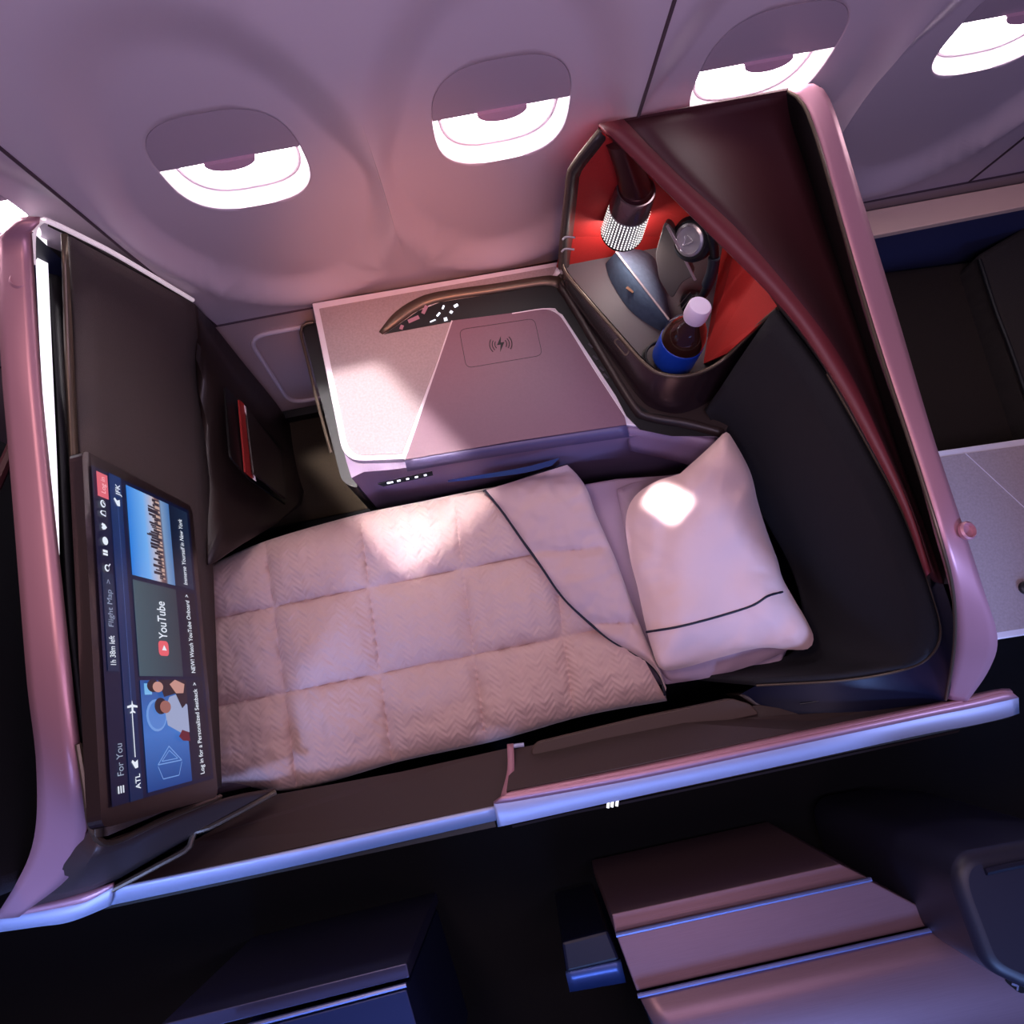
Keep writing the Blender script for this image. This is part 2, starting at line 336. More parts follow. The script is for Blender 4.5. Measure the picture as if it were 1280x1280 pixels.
def srect(name,a0,b0,a1,b1,m,l=1): return mk(name,[S(a0,b0,l),S(a1,b0,l),S(a1,b1,l),S(a0,b1,l)],[(0,1,2,3)],m,scr)
SW=(S10-S00).length; SHt=(S01-S00).length
def text(name,body,a,b,size,m,l=2,bold=0,to=.5,parent=None,fn=S):
    cu=bpy.data.curves.new('t','FONT'); cu.body=body; cu.size=1; cu.offset=bold; t=bpy.data.objects.new('t',cu); C.objects.link(t)
    dg=bpy.context.evaluated_depsgraph_get(); me=bpy.data.meshes.new_from_object(t.evaluated_get(dg))
    xm=max(v.co.x for v in me.vertices); k=(to-a)/xm
    vs=[fn(a+v.co.x*k,b-v.co.y*size,l) for v in me.vertices]; fs=[tuple(p.vertices) for p in me.polygons]
    bpy.data.objects.remove(t); return mk(name,vs,fs,m,parent or scr)
WH=emat('screen_white',(225,232,245),1.0); WH2=emat('screen_grey_white',(150,165,190),.9)
def sline(name,pts,wd,m,l=2):
    # flat strokes in screen coordinates
    mb=MB()
    for (a,b),(c,d) in zip(pts,pts[1:]):
        dx,dy=(c-a)*SW,(d-b)*SHt; L=math.hypot(dx,dy); nx,ny=-dy/L*wd/2,dx/L*wd/2
        mb.add([S(a+nx/SW,b+ny/SHt,l),S(c+nx/SW,d+ny/SHt,l),S(c-nx/SW,d-ny/SHt,l),S(a-nx/SW,b-ny/SHt,l)],[(0,1,2,3)])
    return mb.build(name,m,scr)
def sell(name,a,b,ra,rb,m,l=2,n=20,a0=0,a1=360,rot=0):
    v=[]
    for i in range(n):
        t=math.radians(a0+(a1-a0)*i/(n if a1-a0>=360 else n-1)); x,y=ra*math.cos(t),rb*math.sin(t)
        v.append(S(a+x*math.cos(rot)-y*math.sin(rot)*.55,b+x*math.sin(rot)*1.8+y*math.cos(rot),l))
    return mk(name,v,[tuple(range(n))],m,scr)
def spoly(name,pts,m,l=2): return mk(name,[S(a,b,l) for a,b in pts],[tuple(range(len(pts)))],m,scr)
# header
srect('menu_icon',.03,.05,.05,.06,WH); srect('menu_icon',.03,.07,.05,.08,WH); srect('menu_icon',.03,.09,.05,.10,WH)
text('menu_text','For You',.075,.10,.075,WH2,to=.165)
text('menu_text','1h 38m left',.385,.095,.065,WH,bold=.008,to=.475); srect('menu_tile',.37,.03,.665,.125,emat('tile_dark',(14,34,66),1),1)
text('menu_text','Flight Map  >',.50,.095,.06,WH2,to=.645)
ic=[.705,.755]
sell('menu_icon',0.6800,.07,.011,.02,WH); sell('menu_icon',0.6800,.07,.007,.013,emat('scr_bg',(6,16,50),1),3); sline('menu_icon',[(0.6868,.085),(0.6953,.1)],.003,WH)
srect('menu_icon',0.7200,.05,0.7268,.09,WH); srect('menu_icon',0.7293,.05,0.7370,.09,WH)
sell('menu_icon',0.7650,.07,.013,.024,WH)
spoly('menu_icon',[(0.7990,.055),(0.8058,.045),(0.8101,.055),(0.8143,.045),(0.8211,.055),(0.8186,.075),(0.8101,.093),(0.8016,.075)],WH)
spoly('menu_icon',[(0.7990,.055),(0.8058,.045),(0.8101,.055),(0.8143,.045),(0.8211,.055),(0.8186,.075),(0.8101,.093),(0.8016,.075)],WH) if 0 else None
spoly('menu_icon',[(0.8441,.09),(0.8466,.05),(0.8534,.04),(0.8602,.05),(0.8628,.09)],WH)
for a in (0.8441,.0): 
    if a: spoly('menu_icon',[(0.8475,.082),(0.8492,.055),(0.8534,.048),(0.8577,.055),(0.8594,.082)],emat('scr_bg2',(6,16,50),1),3)
sell('menu_icon',0.8840,.07,.012,.022,WH); sell('menu_icon',0.8840,.07,.008,.015,emat('scr_bg3',(6,16,50),1),3); sline('menu_icon',[(0.8798,.08),(0.8882,.06)],.003,WH,4)
srect('login_button',.905,.03,.985,.125,emat('login_pink',(214,96,112),1.0),2) ; text('login_text','Log in',.918,.095,.055,emat('login_txt',(245,190,200),1),3,to=.972)
# flight progress bar
srect('progress_band',.0,.145,1,.255,gmat('band',[(0,(8,30,70)),(1,(10,44,96))],'Y'),1)
text('progress_text','ATL',.030,.235,.06,WH,bold=.01,to=.072); text('progress_text','JFK',.935,.235,.06,WH,bold=.01,to=.972)
sline('progress_line',[(.12,.205),(.262,.205)],.003,WH); sline('progress_line',[(.262,.205),(.90,.205)],.0012,emat('thin_line',(70,100,160),1))
for a in (.10,.908): spoly('progress_plane',[(a-.012,.2),(a+.008,.17),(a+.014,.18),(a+.006,.2),(a+.012,.225),(a-.01,.225)],WH)
pl=[(.285,.205),(.272,.212),(.268,.25),(.262,.25),(.264,.213),(.254,.212),(.25,.228),(.246,.228),(.249,.205),(.246,.182),(.25,.182),(.254,.198),(.264,.197),(.262,.16),(.268,.16),(.272,.198)]
spoly('progress_plane',pl,WH,3)
# tiles
T=[(.012,.345),(.358,.665),(.68,.985)]
cap=gmat('caption_bar',[(0,(26,40,66)),(1,(16,24,48))],s=1); cap2=gmat('caption_bar2',[(0,(20,14,26)),(1,(14,18,44))],s=1)
srect('tile_picture',T[0][0],.30,T[0][1],.745,gmat('cabin_picture',[(0,(18,60,130)),(.5,(60,110,190)),(1,(40,80,150))],'Y'),1)
srect('tile_picture',T[1][0],.30,T[1][1],.745,gmat('slate_picture',[(0,(44,52,64)),(1,(60,84,96))],'Z'),1)
srect('tile_picture',T[2][0],.30,T[2][1],.745,gmat('skyline_picture',[(0,(66,110,170)),(.2,(120,150,190)),(.25,(90,70,80)),(.34,(120,90,90)),(.4,(190,180,190)),(.62,(110,170,235)),(1,(30,120,215))],'Z'),1)
for (a0,a1),cm in zip(T,(cap2,cap2,cap)): srect('tile_caption',a0,.745,a1,.965,cm,1)
text('tile_text','Log in for a Personalized Seatback  >',T[0][0]+.012,.885,.065,WH,bold=.006,to=T[0][1]-.008)
text('tile_text','NEW! Watch YouTube Onboard  >',T[1][0]+.012,.885,.065,WH,bold=.006,to=T[1][1]-.01)
text('tile_text','Immerse Yourself in New York',T[2][0]+.012,.885,.065,WH,bold=.006,to=T[2][1]-.04)
# skyline buildings and reflections
mb=MB()
x=.69
while x<.975:
    wd=random.uniform(.004,.010); h=random.uniform(.02,.10)*(1.5 if .78<x<.86 else 1)
    mb.add([S(x,.60-h,2),S(x+wd,.60-h,2),S(x+wd,.62,2),S(x,.62,2)],[(0,1,2,3)]); x+=wd+random.uniform(0,.004)
mb.build('skyline_buildings',emat('bld',(52,44,58),1),scr)
mb=MB(); x=.69
while x<.975:
    wd=random.uniform(.004,.012); h=random.uniform(.01,.05)
    mb.add([S(x,.62-h,3),S(x+wd,.62-h,3),S(x+wd,.625,3),S(x,.625,3)],[(0,1,2,3)]); x+=wd+random.uniform(.004,.012)
mb.build('skyline_buildings',emat('bld2',(190,160,150),1),scr)
# video tile logo
RD=emat('logo_pink',(224,92,104),1)
rp=[(.425,.50),(.475,.50),(.475,.605),(.425,.605)]
lr=roundpoly([S(a,b,2) for a,b in rp],.012,4); mk('logo_badge',lr,[tuple(range(len(lr)))],RD,scr); spoly('logo_arrow',[(.443,.53),(.443,.578),(.461,.554)],WH,3)
text('logo_text','YouTube',.482,.60,.125,WH,bold=.008,to=.61)
# cabin picture: window, two seated people, triangle emblem
LB=emat('pic_lightblue',(110,150,215),1); DB=emat('pic_darkblue',(16,40,92),1); SK=emat('pic_skin',(150,96,88),1); HR=emat('pic_hair',(40,26,34),1); SHR=emat('pic_shirt',(150,160,195),1); SK2=emat('pic_skin2',(190,140,130),1)
sell('picture_window',.235,.43,.05,.10,LB,2); sell('picture_window',.235,.43,.043,.085,emat('pic_w',(80,125,200),1),3)
srect('picture_window',.30,.33,.335,.40,emat('pic_w2',(120,180,230),1),2)
spoly('picture_person',[(.20,.52),(.25,.50),(.29,.56),(.30,.66),(.26,.745),(.17,.745),(.165,.68)],SHR,4)
spoly('picture_person',[(.29,.50),(.345,.45),(.345,.745),(.27,.745),(.25,.68),(.30,.62)],HR,5)
spoly('picture_person',[(.16,.62),(.18,.66),(.17,.73),(.14,.74),(.145,.66)],emat('pic_red',(96,28,40),1),5)
sell('picture_person',.262,.46,.026,.062,HR,5); sell('picture_person',.258,.50,.020,.055,SK,6); sell('picture_person',.326,.40,.02,.06,HR,5); sell('picture_person',.322,.44,.017,.052,SK2,6)
spoly('picture_person',[(.30,.62),(.33,.56),(.345,.62),(.33,.72),(.30,.70)],SK2,6)
def tri(cx,cy,r,wd): 
    pts=[(cx+.0+r*1.0,cy),(cx-.55*r,cy-.62*r*1.9),(cx-.55*r,cy+.62*r*1.9),(cx+r,cy)]; sline('picture_emblem',pts,wd,LB,3)
sline('picture_emblem',[(.135,.52),(.085,.40),(.085,.64),(.135,.52)],.0025,LB,3)
sline('picture_emblem',[(.122,.52),(.093,.44),(.093,.60),(.122,.52)],.002,LB,3)
sline('picture_emblem',[(.08,.40),(.04,.44),(.04,.60),(.08,.64)],.002,LB,3)

# ================================================================ RIGHT SHELL
rsx=thing('suite_shell',Vector((1.0,.5,0)),'maroon and navy suite shell with rose metal edge, around the pillow end','partition')
def pz(l): return [P(u,v,z) for u,v,z in l]
Tin=pz([(985,113,1.35),(1004,127,1.35),(1022,170,1.34),(1060,300,1.31),(1100,432,1.29),(1145,570,1.28),(1176,668,1.27),(1192,730,1.21),(1196,785,1.08),(1192,830,.93),(1184,874,.76)])
Tout=pz([(1000,105,1.36),(1024,107,1.36),(1042,135,1.35),(1075,240,1.32),(1120,388,1.28),(1165,540,1.28),(1203,655,1.26),(1229,735,1.18),(1247,798,1.04),(1236,838,.90),(1208,879,.76)])
rows=loft(Tin,Tout,60,5)
for i,r in enumerate(rows):
    for p in r: p.z+=.003*math.sin(math.pi*i/4)
MB().grid(rows).build('edge_band',M['pink'],rsx,smooth=True,solid=.02,off=-1)
MB().grid(loft(Tout,[Vector((p.x+.03,p.y,.05)) for p in Tout],40,2)).build('back_shell',M['navyp'],rsx,smooth=True)
E1=pz([(748,158,1.37),(797,205,1.34),(885,292,1.30),(975,383,1.27),(1035,466,1.25),(1085,553,1.23),(1130,638,1.21),(1162,718,1.17)])
E2=pz([(778,152,1.37),(850,222,1.34),(925,292,1.31),(1003,383,1.28),(1052,457,1.25),(1097,543,1.24),(1138,634,1.22),(1165,714,1.18)])
G=pz([(983,116,1.35),(988,150,1.27),(1008,210,1.20),(1040,310,1.13),(1080,432,1.13),(1125,570,1.14),(1160,668,1.15),(1180,730,1.14)])
MB().grid(loft(E1,E2,40,2)).build('front_lip',M['lip'],rsx,smooth=True,solid=.014,off=-1)
top=[Vector((a.x,a.y,a.z)) for a in cr(E2,40)]; bot=cr(G,40); rows=[]
for i in range(9):
    t=i/8; rows.append([Vector((p.x+(q.x-p.x)*t,p.y+(q.y-p.y)*t,p.z+(q.z-p.z)*(math.sin(t*math.pi/2)**1.5)-.0)) for p,q in zip(top,bot)])
MB().grid(rows).build('wing_panel',M['maroon'],rsx,smooth=True,solid=.012,off=-1)
MB().grid(loft(G,Tin[:8],40,3)).build('inner_channel',M['black'],rsx,smooth=True)
MB().tube(cr([p+Vector((-.004,0,0)) for p in Tin],60),.004,8).build('edge_bead',M['bronze'],rsx,smooth=True)
# outer end cap of the wing at the window
mk('wing_end',[E1[0],E2[0],G[0],Tin[0]],[(0,1,2,3)],M['maroon'],rsx,solid=.012)
FT=pz([(972,386,1.17),(1033,468,1.16),(1083,556,1.14),(1128,642,1.10),(1163,738,1.02),(1175,790,.95),(1160,822,.87),(1122,839,.78),(1050,851,.70),(945,857,.62)])
FB=pz([(880,512,.72),(912,560,.58),(938,610,.50),(965,652,.47),(990,700,.45),(1003,750,.45),(1003,790,.45),(985,822,.46),(935,838,.47),(870,850,.48)])
a=cr(FT,48); b=cr(FB,48); rows=[]
for i in range(13):
    t=i/12; rows.append([Vector((p.x+(q.x-p.x)*t,p.y+(q.y-p.y)*t,p.z+(q.z-p.z)*(1-(1-t)**1.7)*1.0)) for p,q in zip(a,b)])
# keep picture outline: concave bowl following the shell
MB().grid(rows).build('headrest_fabric',M['navy'],rsx,smooth=True,solid=.02,off=-1)
MB().tube(cr([p+Vector((0,0,.004)) for p in FT[1:]],50),.0035,8).build('fabric_piping',M['bronze'],rsx,smooth=True)
MB().grid(loft(cr(E1,60)[25:],[p+Vector((.004,0,-.002)) for p in cr(FT[:5],60)],30,2)).build('under_lip',M['black'],rsx,smooth=True)
SB=pz([(1140,648,1.15),(1178,728,1.14),(1193,782,1.07),(1191,830,.93),(1182,878,.75),(1150,886,.70),(1040,899,.66),(985,896,.62),(925,868,.58)])
MB().grid(loft(FT[3:],SB,50,3)).build('shell_base',M['navyp'],rsx,smooth=True)
MB().tube(rs(pz([(1000,880,.655),(1140,858,.70),(1165,862,.71)]),12),.002,6).build('storage_seam',M['black'],rsx)
k=P(1207,664,1.262); MB().lathe(k,(.25,0,1),[(.020,0),(.020,.008),(.016,.012),(.014,.002)],28).build('coat_latch',M['pink'],rsx,smooth=True)
mk('armrest_box',*(lambda t,b:(t+b,[(0,1,2,3),(7,6,5,4),(0,1,5,4),(1,2,6,5),(2,3,7,6),(3,0,4,7)]))(pz([(922,868,.585),(985,862,.60),(1020,897,.62),(960,893,.60)]),down(pz([(922,868,.585),(985,862,.60),(1020,897,.62),(960,893,.60)]),.15)),M['dark'],rsx,bevel=.006)

# ================================================================ CONSOLE
ZC0=.70
con=thing('side_console',Vector((.1,.95,0)),'pale speckled side console between the windows and the bed','console')
ct=roundpoly(px([(390,379),(430,577),(505,574),(640,552),(783,531),(850,540),(900,546),(930,470),(860,300)],ZC0),[.004,.06,.0,0,0,.02,.02,0,0],6)
mb=MB(); mb.prism(ct,down(ct,.03)); mb.build('tabletop',M['pale'],con,bevel=.003)
ins=roundpoly(px([(399,386),(437,570),(503,567),(565,402),(478,416),(500,392),(540,368),(690,346),(696,333)],ZC0+.0025),[.004,.05,.0,0,0,.02,.02,0,0],6)
mk('speckled_surface',ins,[tuple(range(len(ins)))],M['stone'],con,solid=.002)
body=[P(u,v,ZC0-.03) for u,v in [(393,384),(434,581),(448,590),(520,583),(640,562),(783,545),(850,548),(890,553),(900,550),(860,300)]]
bt=cr(body[:9],40)+[body[9]]
bb=[Vector((p.x+(.0),p.y,.04)) for p in bt]
MB().prism(bt,bb).build('body',M['fascia'],con,smooth=True)
# slate trim under the tray and front fascia upper roll
MB().grid(loft(px([(506,575),(640,553),(783,531)],ZC0+.001),px([(509,588),(640,566),(786,545)],ZC0-.035),24,3)).build('front_trim',M['fascia2'],con,smooth=True,solid=.01)
MB().grid(loft(px([(560,600),(650,585),(700,572)],ZC0-.05),px([(560,603),(650,592),(690,582)],ZC0-.06),16,2)).build('pull_recess',mat('deep_blue',(20,38,92),.4),con,smooth=True)
# fascia upper bulge behind the tray running to the bed head
MB().grid(loft(px([(783,533),(850,541),(895,550)],ZC0-.012),px([(787,560),(850,575),(890,588)],ZC0-.12),24,4)).build('fascia_roll',M['fascia'],con,smooth=True,solid=.02)
# tray surface
tr=roundpoly(px([(566,401),(684,386),(700,394),(780,518),(783,531),(640,552),(506,575)],ZC0+.004),[.0,.03,.03,.02,.0,0,0],6)
tray=mk('side_tray',tr,[tuple(range(len(tr)))],M['stone2'],con,solid=.004)
MB().tube(px([(565,401),(506,575)],ZC0+.005),.0025,8).build('tray_edge',M['pale'],con)
MB().tube(cr(px([(640,392),(684,386),(700,394),(745,465),(781,520)],ZC0+.005),24),.002,8).build('tray_edge',M['pale'],con,smooth=True)
cp=roundpoly(px([(574,412),(668,398),(678,444),(583,460)],ZC0+.0065),.02,5)
MB().tube(cp,.0007,6,True).build('charging_outline',M['ink'],tray)
# charging symbol: bolt and waves
cx0=P(626,430,ZC0+.007); ex=(P(646,427,ZC0+.007)-P(606,433,ZC0+.007)); ex=ex.normalized(); ey=Vector((0,0,1)).cross(ex)
def U(a,b): return cx0+ex*a+ey*b
bo=[U(.004,.026),(U(-.012,-.002)),U(-.001,-.002),U(-.006,-.026),U(.012,.005),U(.001,.005)]
mk('charging_bolt',bo,[tuple(range(6))],M['ink'],tray)
for sgn in(-1,1):
    for r in(.018,.026,.034):
        MB().tube([U(sgn*r*math.cos(math.radians(t)),r*math.sin(math.radians(t))) for t in range(-38,39,6)],.0013,6).build('charging_wave',M['ink'],tray)
# control recess: bronze riser arch and black glass
arch_o=[(474,415),(492,393),(515,377),(545,366),(620,355),(688,345),(703,350)]
arch_i=[(478,418),(499,404),(522,388),(550,377),(620,366),(680,357),(695,360)]
MB().grid(loft(px(arch_o,ZC0+.006),px(arch_i,ZC0+.004),30,2)+[]).build('control_arch',M['bronze'],con,smooth=True,solid=.01)
gl=px([(480,418),(500,405),(523,389),(551,378),(620,367),(680,357),(697,360),(712,380),(790,500),(812,516),(860,522),(905,545),(840,545),(800,537),(783,520),(770,495),(703,393),(690,385),(566,402)],ZC0+.0035)
mk('control_panel',gl,[tuple(range(len(gl)))],M['black'],con,solid=.004)
cpan=con.children[-1]
pn=px([(696,346),(704,338),(905,430),(935,470),(905,545),(860,524),(812,516),(790,500),(712,380)],ZC0+.005); mk('cabinet_plinth',pn,[tuple(range(len(pn)))],M['dark'],con,solid=.003)
MB().grid(loft(px([(700,352),(722,385),(792,500),(815,517),(860,524),(905,536)],ZC0+.02),px([(697,362),(714,388),(784,505),(806,525),(855,535),(905,548)],ZC0+.006),40,2)).build('panel_bevel',M['dark'],con,smooth=True,solid=.004)
zi=ZC0+.009
def icon(name,u,v,l,wd,ang,m,zz=zi,par=None,h=.002):
    c=P(u,v,zz); c.z=zz; return MB().box(c,(l,wd,h),math.radians(ang)).build(name,m,par or cpan)
icon('seat_icon',502,409,.014,.01,60,M['pico']); icon('seat_icon',517,399,.036,.012,14,M['pico']); icon('seat_icon',531,387,.028,.011,55,M['pico'])
for u,v,l,wd,a_ in [(541,401,.018,.003,14),(548,393,.014,.005,40),(554,384,.012,.005,60),(557,399,.010,.010,0),(564,390,.008,.008,45),(570,382,.013,.008,20)]:
    icon('control_icon',u,v,l,wd,a_,M['wicon'])
for u,v in [(738,432),(744,447),(752,461),(757,470)]: icon('socket',u,v,.018,.006,-58,mat('socket_line',(60,55,62),.4))
# slim switch strip in the fascia
def FA(u,v): return P(u,v,ZC0-.07)
ss=[P(472,603,.655),P(540,588,.655),P(541,592,.645),P(479,606,.645)]
sw=mk('switch_strip',[p+Vector((0,-.004,0)) for p in ss],[(0,1,2,3)],M['black'],con,solid=.006)
for u,l in [(487,.018),(498,.010),(509,.008),(520,.009),(531,.008)]:
    v=601-(u-487)*.21; p=P(u,v-1.5,.656)+Vector((0,-.010,.002)); MB().box(p,(l,.004,.004)).build('switch_icon',M['wicon'],sw)
# stowed dark leaf on the foot side of the console
leaf=thing('stowed_leaf',Vector((-.45,1.0,.1)),'thin black stowed panel with pale rim on the foot side of the pale console','panel')
lf=roundpoly(px([(377,408),(400,402),(447,610),(428,604)],.60),[.02,.01,.01,.03],5)
MB().prism(lf,down(lf,.42)).build('leaf',M['black'],leaf,smooth=True,angle=30)
MB().tube(cr(px([(392,403),(380,406),(376,416),(384,450),(400,515),(414,566)],.605),24),.005,8).build('rim',M['bronze'],leaf,smooth=True)

# ================================================================ STORAGE NOOK
nk=thing('storage_cabinet',Vector((.6,1.0,.7)),'red-lined open storage cabinet rising from the window side of the console under the maroon shell','cabinet')
rim=pz([(700,318,.90),(703,333,.89),(715,352,.88),(770,415,.88),(806,455,.88),(828,468,.88),(856,470,.88),(884,462,.88),(906,448,.89),(925,430,.95),(950,405,1.06),(972,386,1.16)])
base=pz([(699,338,.71),(706,360,.71),(718,380,.71),(772,460,.71),(797,495,.71),(815,510,.71),(845,517,.71),(872,510,.71),(892,497,.71),(905,485,.71),(925,462,.75),(952,424,.88)])
MB().grid(loft(rim,base,50,3)).build('cabinet_shell',mat('glossy_bronze',(70,52,56),.22,.6),nk,smooth=True)
MB().tube(cr(rim,60),.0055,10).build('rim',M['bronze'],nk,smooth=True)
rin=[p+Vector((.012,.012,-.004)) for p in rim]
def topl(p): return Vector((p.x,p.y,.705))
flo=[Vector((.375,1.205,.712)),Vector((.385,1.13,.712))]+[Vector((p.x+.012,p.y+.02,.712)) for p in cr(base[1:9],14)]+[Vector((.74,.82,.712)),Vector((.88,1.20,.712))]
mk('cabinet_floor',flo,[tuple(range(len(flo)))],M['grey'],nk,solid=.008)
MB().grid(loft([p+Vector((.006,.006,0)) for p in rim[1:9]],[Vector((p.x+.008,p.y+.012,.712)) for p in base[1:9]],30,2)).build('inner_wall',M['dark'],nk,smooth=True)
bw=[Vector((.35,1.205,.712)),Vector((.88,1.205,.712)),Vector((.88,1.14,1.10)),Vector((.70,1.14,1.18)),P(800,205,w=-.035),P(753,166,w=-.03),P(716,212,w=-.03),P(706,295,w=-.03)]
mk('red_liner',bw,[tuple(range(8))],M['red'],nk,solid=.006)
rw=[Vector((.885,1.2,.712)),Vector((.715,.80,.712)),P(906,448,.89)+Vector((.012,.012,0)),P(972,388,1.16)+Vector((.008,.008,0)),Vector((.82,.9,1.10)),Vector((.87,1.165,1.08))]
mk('red_liner',rw,[tuple(range(6))],M['red'],nk,solid=.006)
fr=pz([(700,335,.90),(702,300,1.02),(711,215,1.30),(722,198,1.335),(750,163,1.38)])
fr2=[P(712,333,w=-.036),P(713,300,w=-.036),P(722,216,w=-.036),P(731,203,w=-.036),P(757,172,w=-.036)]
MB().grid(loft([p+Vector((-.0,0,0)) for p in fr],fr2,24,3,False)).build('door_frame',M['dark'],nk,smooth=True,solid=.012)
MB().tube(rs(fr,24),.006,8).build('frame_edge',M['bronze'],nk,smooth=True)
for z,u,v in((1.06,710,297),(1.02,709,312)): MB().tube(cr(pz([(u-7,v+3,z),(u-2,v-1,z),(u+9,v,z)]),8),.003,8).build('hinge',M['steel'],nk,smooth=True)
lt=roundpoly(pz([(769,424,.86),(776,421,.865),(789,436,.865),(784,443,.86)]),.008,3); MB().tube([p+Vector((-.006,-.006,.004)) for p in lt],.0025,6,True).build('latch',M['bronze'],nk)

# ---- lamp
lampb=Vector((.5,1.10,.96))
lm=thing('reading_lamp',P(778,290,.955),'small perforated cylinder lamp glowing white, hanging in the red cabinet','lamp')
lb=P(777,291,.93); lt_=P(795,237,1.13); ax=(lt_-lb); LL=ax.length; ax.normalize()
MB().lathe(lb,ax,[(.050,0),(.058,.004),(.0585,.02),(.0555,LL*.62)],40).build('lamp_shade',mat('shade_metal',(150,148,156),.3,.6),lm,smooth=True)
MB().lathe(lb+ax*LL*.62,ax,[(.0555,0),(.053,LL*.34),(.050,LL*.39),(.03,LL*.40)],40).build('shade_collar',mat('collar',(120,100,104),.25,.7),lm,smooth=True)
MB().lathe(lb,ax,[(.0580,-.002),(.0600,.003),(.0595,.007)],40).build('shade_rim',M['black'],lm,smooth=True)
MB().lathe(lt_-ax*.0,ax,[(.047,0),(.044,.010),(.036,.016)],32).build('lamp_cap',M['lampcap'],lm,smooth=True)
MB().tube(rs([lt_,lt_.lerp(P(772,172,1.34),.3),P(772,172,1.34)],10),[.040,.039,.037,.034,.032,.031,.030,.030,.030,.030],24).build('lamp_arm',M['lampcap'],lm,smooth=True)
q=ax.cross(Vector((1,0,0))).normalized(); w2=ax.cross(q); hb=MB()
for r_ in range(11):
    h=.012+r_*(LL*.60-.016)/10; rad=.0587-(h-.02)*.028
    for k_ in range(40):
        t=2*math.pi*(k_+.5*(r_%2)*0)/40; n=q*math.cos(t)+w2*math.sin(t)
        if n.y>.35: continue
        c=lb+ax*h+n*(rad+.0008); tt=ax.cross(n); s_=.0019
        hb.add([c+tt*s_*math.cos(e)+ax*s_*math.sin(e) for e in [math.pi*i/3 for i in range(6)]],[tuple(range(6))])
hb.build('shade_perforations',emat('lamp_dots',(255,248,246),5),lm)
pl_=bpy.data.lights.new('lamp_glow','POINT'); pl_.energy=1.6; pl_.color=(1,.9,.86); pl_.shadow_soft_size=.03; plo=bpy.data.objects.new('lamp_glow',pl_); C.objects.link(plo); plo.location=lb-ax*.03+Vector((0,-.02,0))
# ---- glasses case (triangular prism with rounded faces)
gc=thing('glasses_case',P(800,370,.72),'blue-grey felt triangular glasses case lying on the grey cabinet floor','case')
ra=P(770,315,.81); rb=P(836,400,.80)
b1=pz([(757,330,.72),(764,352,.72),(788,388,.72),(822,412,.72),(830,412,.72)]); b2=pz([(790,308,.72),(815,320,.72),(828,350,.72),(836,385,.72),(838,398,.72)])
rd=[ra.lerp(rb,t) for t in [i/20 for i in range(21)]]
def face(rd,bl,bulge):
    bl=cr(bl,21); rows=[]
    for i in range(8):
        t=i/7; rows.append([a.lerp(b,t)+Vector((0,0,bulge*math.sin(math.pi*t)*math.sin(math.pi*min(1,.05+j/21)))) for j,(a,b) in enumerate(zip(rd,bl))])
    return rows
g1=face(rd,b1,.018); g2=face(rd,b2,.018)
MB().grid(g1).build('case_side',M['case'],gc,smooth=True); MB().grid(g2).build('case_flap',mat('case_felt_light',(104,118,140),.85,0,.5,120,var=.3,vscale=60),gc,smooth=True)
MB().grid([cr(b1,21),cr(b2,21)]).build('case_base',M['black'],gc)
MB().tube([p+Vector((0,0,.002)) for p in rd],.0035,8).build('case_edge',M['ridge'],gc,smooth=True)
cl_=g1[4][9]+Vector((-.002,-.002,.003)); MB().box(cl_,(.026,.008,.004),math.radians(-52),None).build('leather_tag',M['leather'],gc)
# ---- grey sleeve
sv=thing('grey_sleeve',P(850,360,.72),'grey rounded pouch standing between the glasses case and the headphones','pouch')
st=roundpoly(pz([(830,278,1.02),(838,280,1.02),(868,345,.90),(853,352,.86),(840,375,.78),(824,350,.80),(819,318,.88)]),.02,4)
MB().prism(st,[p+Vector((.02,.03,-.03)) for p in st]).build('sleeve',M['tablet'],sv,smooth=True,bevel=.006,angle=50)
MB().tube(cr(pz([(834,282,1.025),(850,312,.97),(869,350,.90)]),14),.004,8).build('sleeve_edge',M['ridge'],sv,smooth=True)
# ---- headphones
hpn=thing('headphones',P(870,370,.72),'black over-ear headphones with silver ear cup, leaning behind the bottle','headphones')
ec=P(862,300,1.0); ea=Vector((-.75,-.35,.55)).normalized()
MB().lathe(ec-ea*.04,ea,[(.05,0),(.060,.008),(.060,.03),(.050,.04)],36).build('ear_cup',M['hp'],hpn,smooth=True)
MB().lathe(ec,ea,[(.044,0),(.043,.004),(.036,.007),(.034,.003),(.020,.002)],36).build('cup_plate',M['steel'],hpn,smooth=True)
eq=ea.cross(Vector((0,0,1))).normalized(); ew=ea.cross(eq)
tp=[ec+ea*.011+eq*.017*math.cos(math.radians(t))+ew*.02*math.sin(math.radians(t)) for t in(90,210,330)]
MB().tube(roundpoly(tp,.006,3),.002,6,True).build('cup_emblem',M['steel'],hpn)
MB().tube(cr(pz([(872,262,1.06),(888,290,1.05),(893,320,1.0),(888,350,.92),(875,375,.84),(860,392,.78)]),30),[.012]*30,12).build('headband',M['hp'],hpn,smooth=True)
MB().tube(cr(pz([(893,322,1.0),(890,340,.96),(884,356,.91)]),10),[.016]*10,12).build('headband_sleeve',mat('band_blue',(26,32,44),.4),hpn,smooth=True)
e2=P(862,380,.79); MB().lathe(e2-ea*.03,ea,[(.034,0),(.040,.008),(.040,.02),(.03,.032),(.01,.034)],30).build('ear_cup',M['hp'],hpn,smooth=True)
for t in (-.02,-.007,.007,.02): 
    MB().tube([e2+ea*.006+eq*t+ew*s_ for s_ in(-.03,0,.03)],.0015,6).build('cup_slot',M['tablet'],hpn)
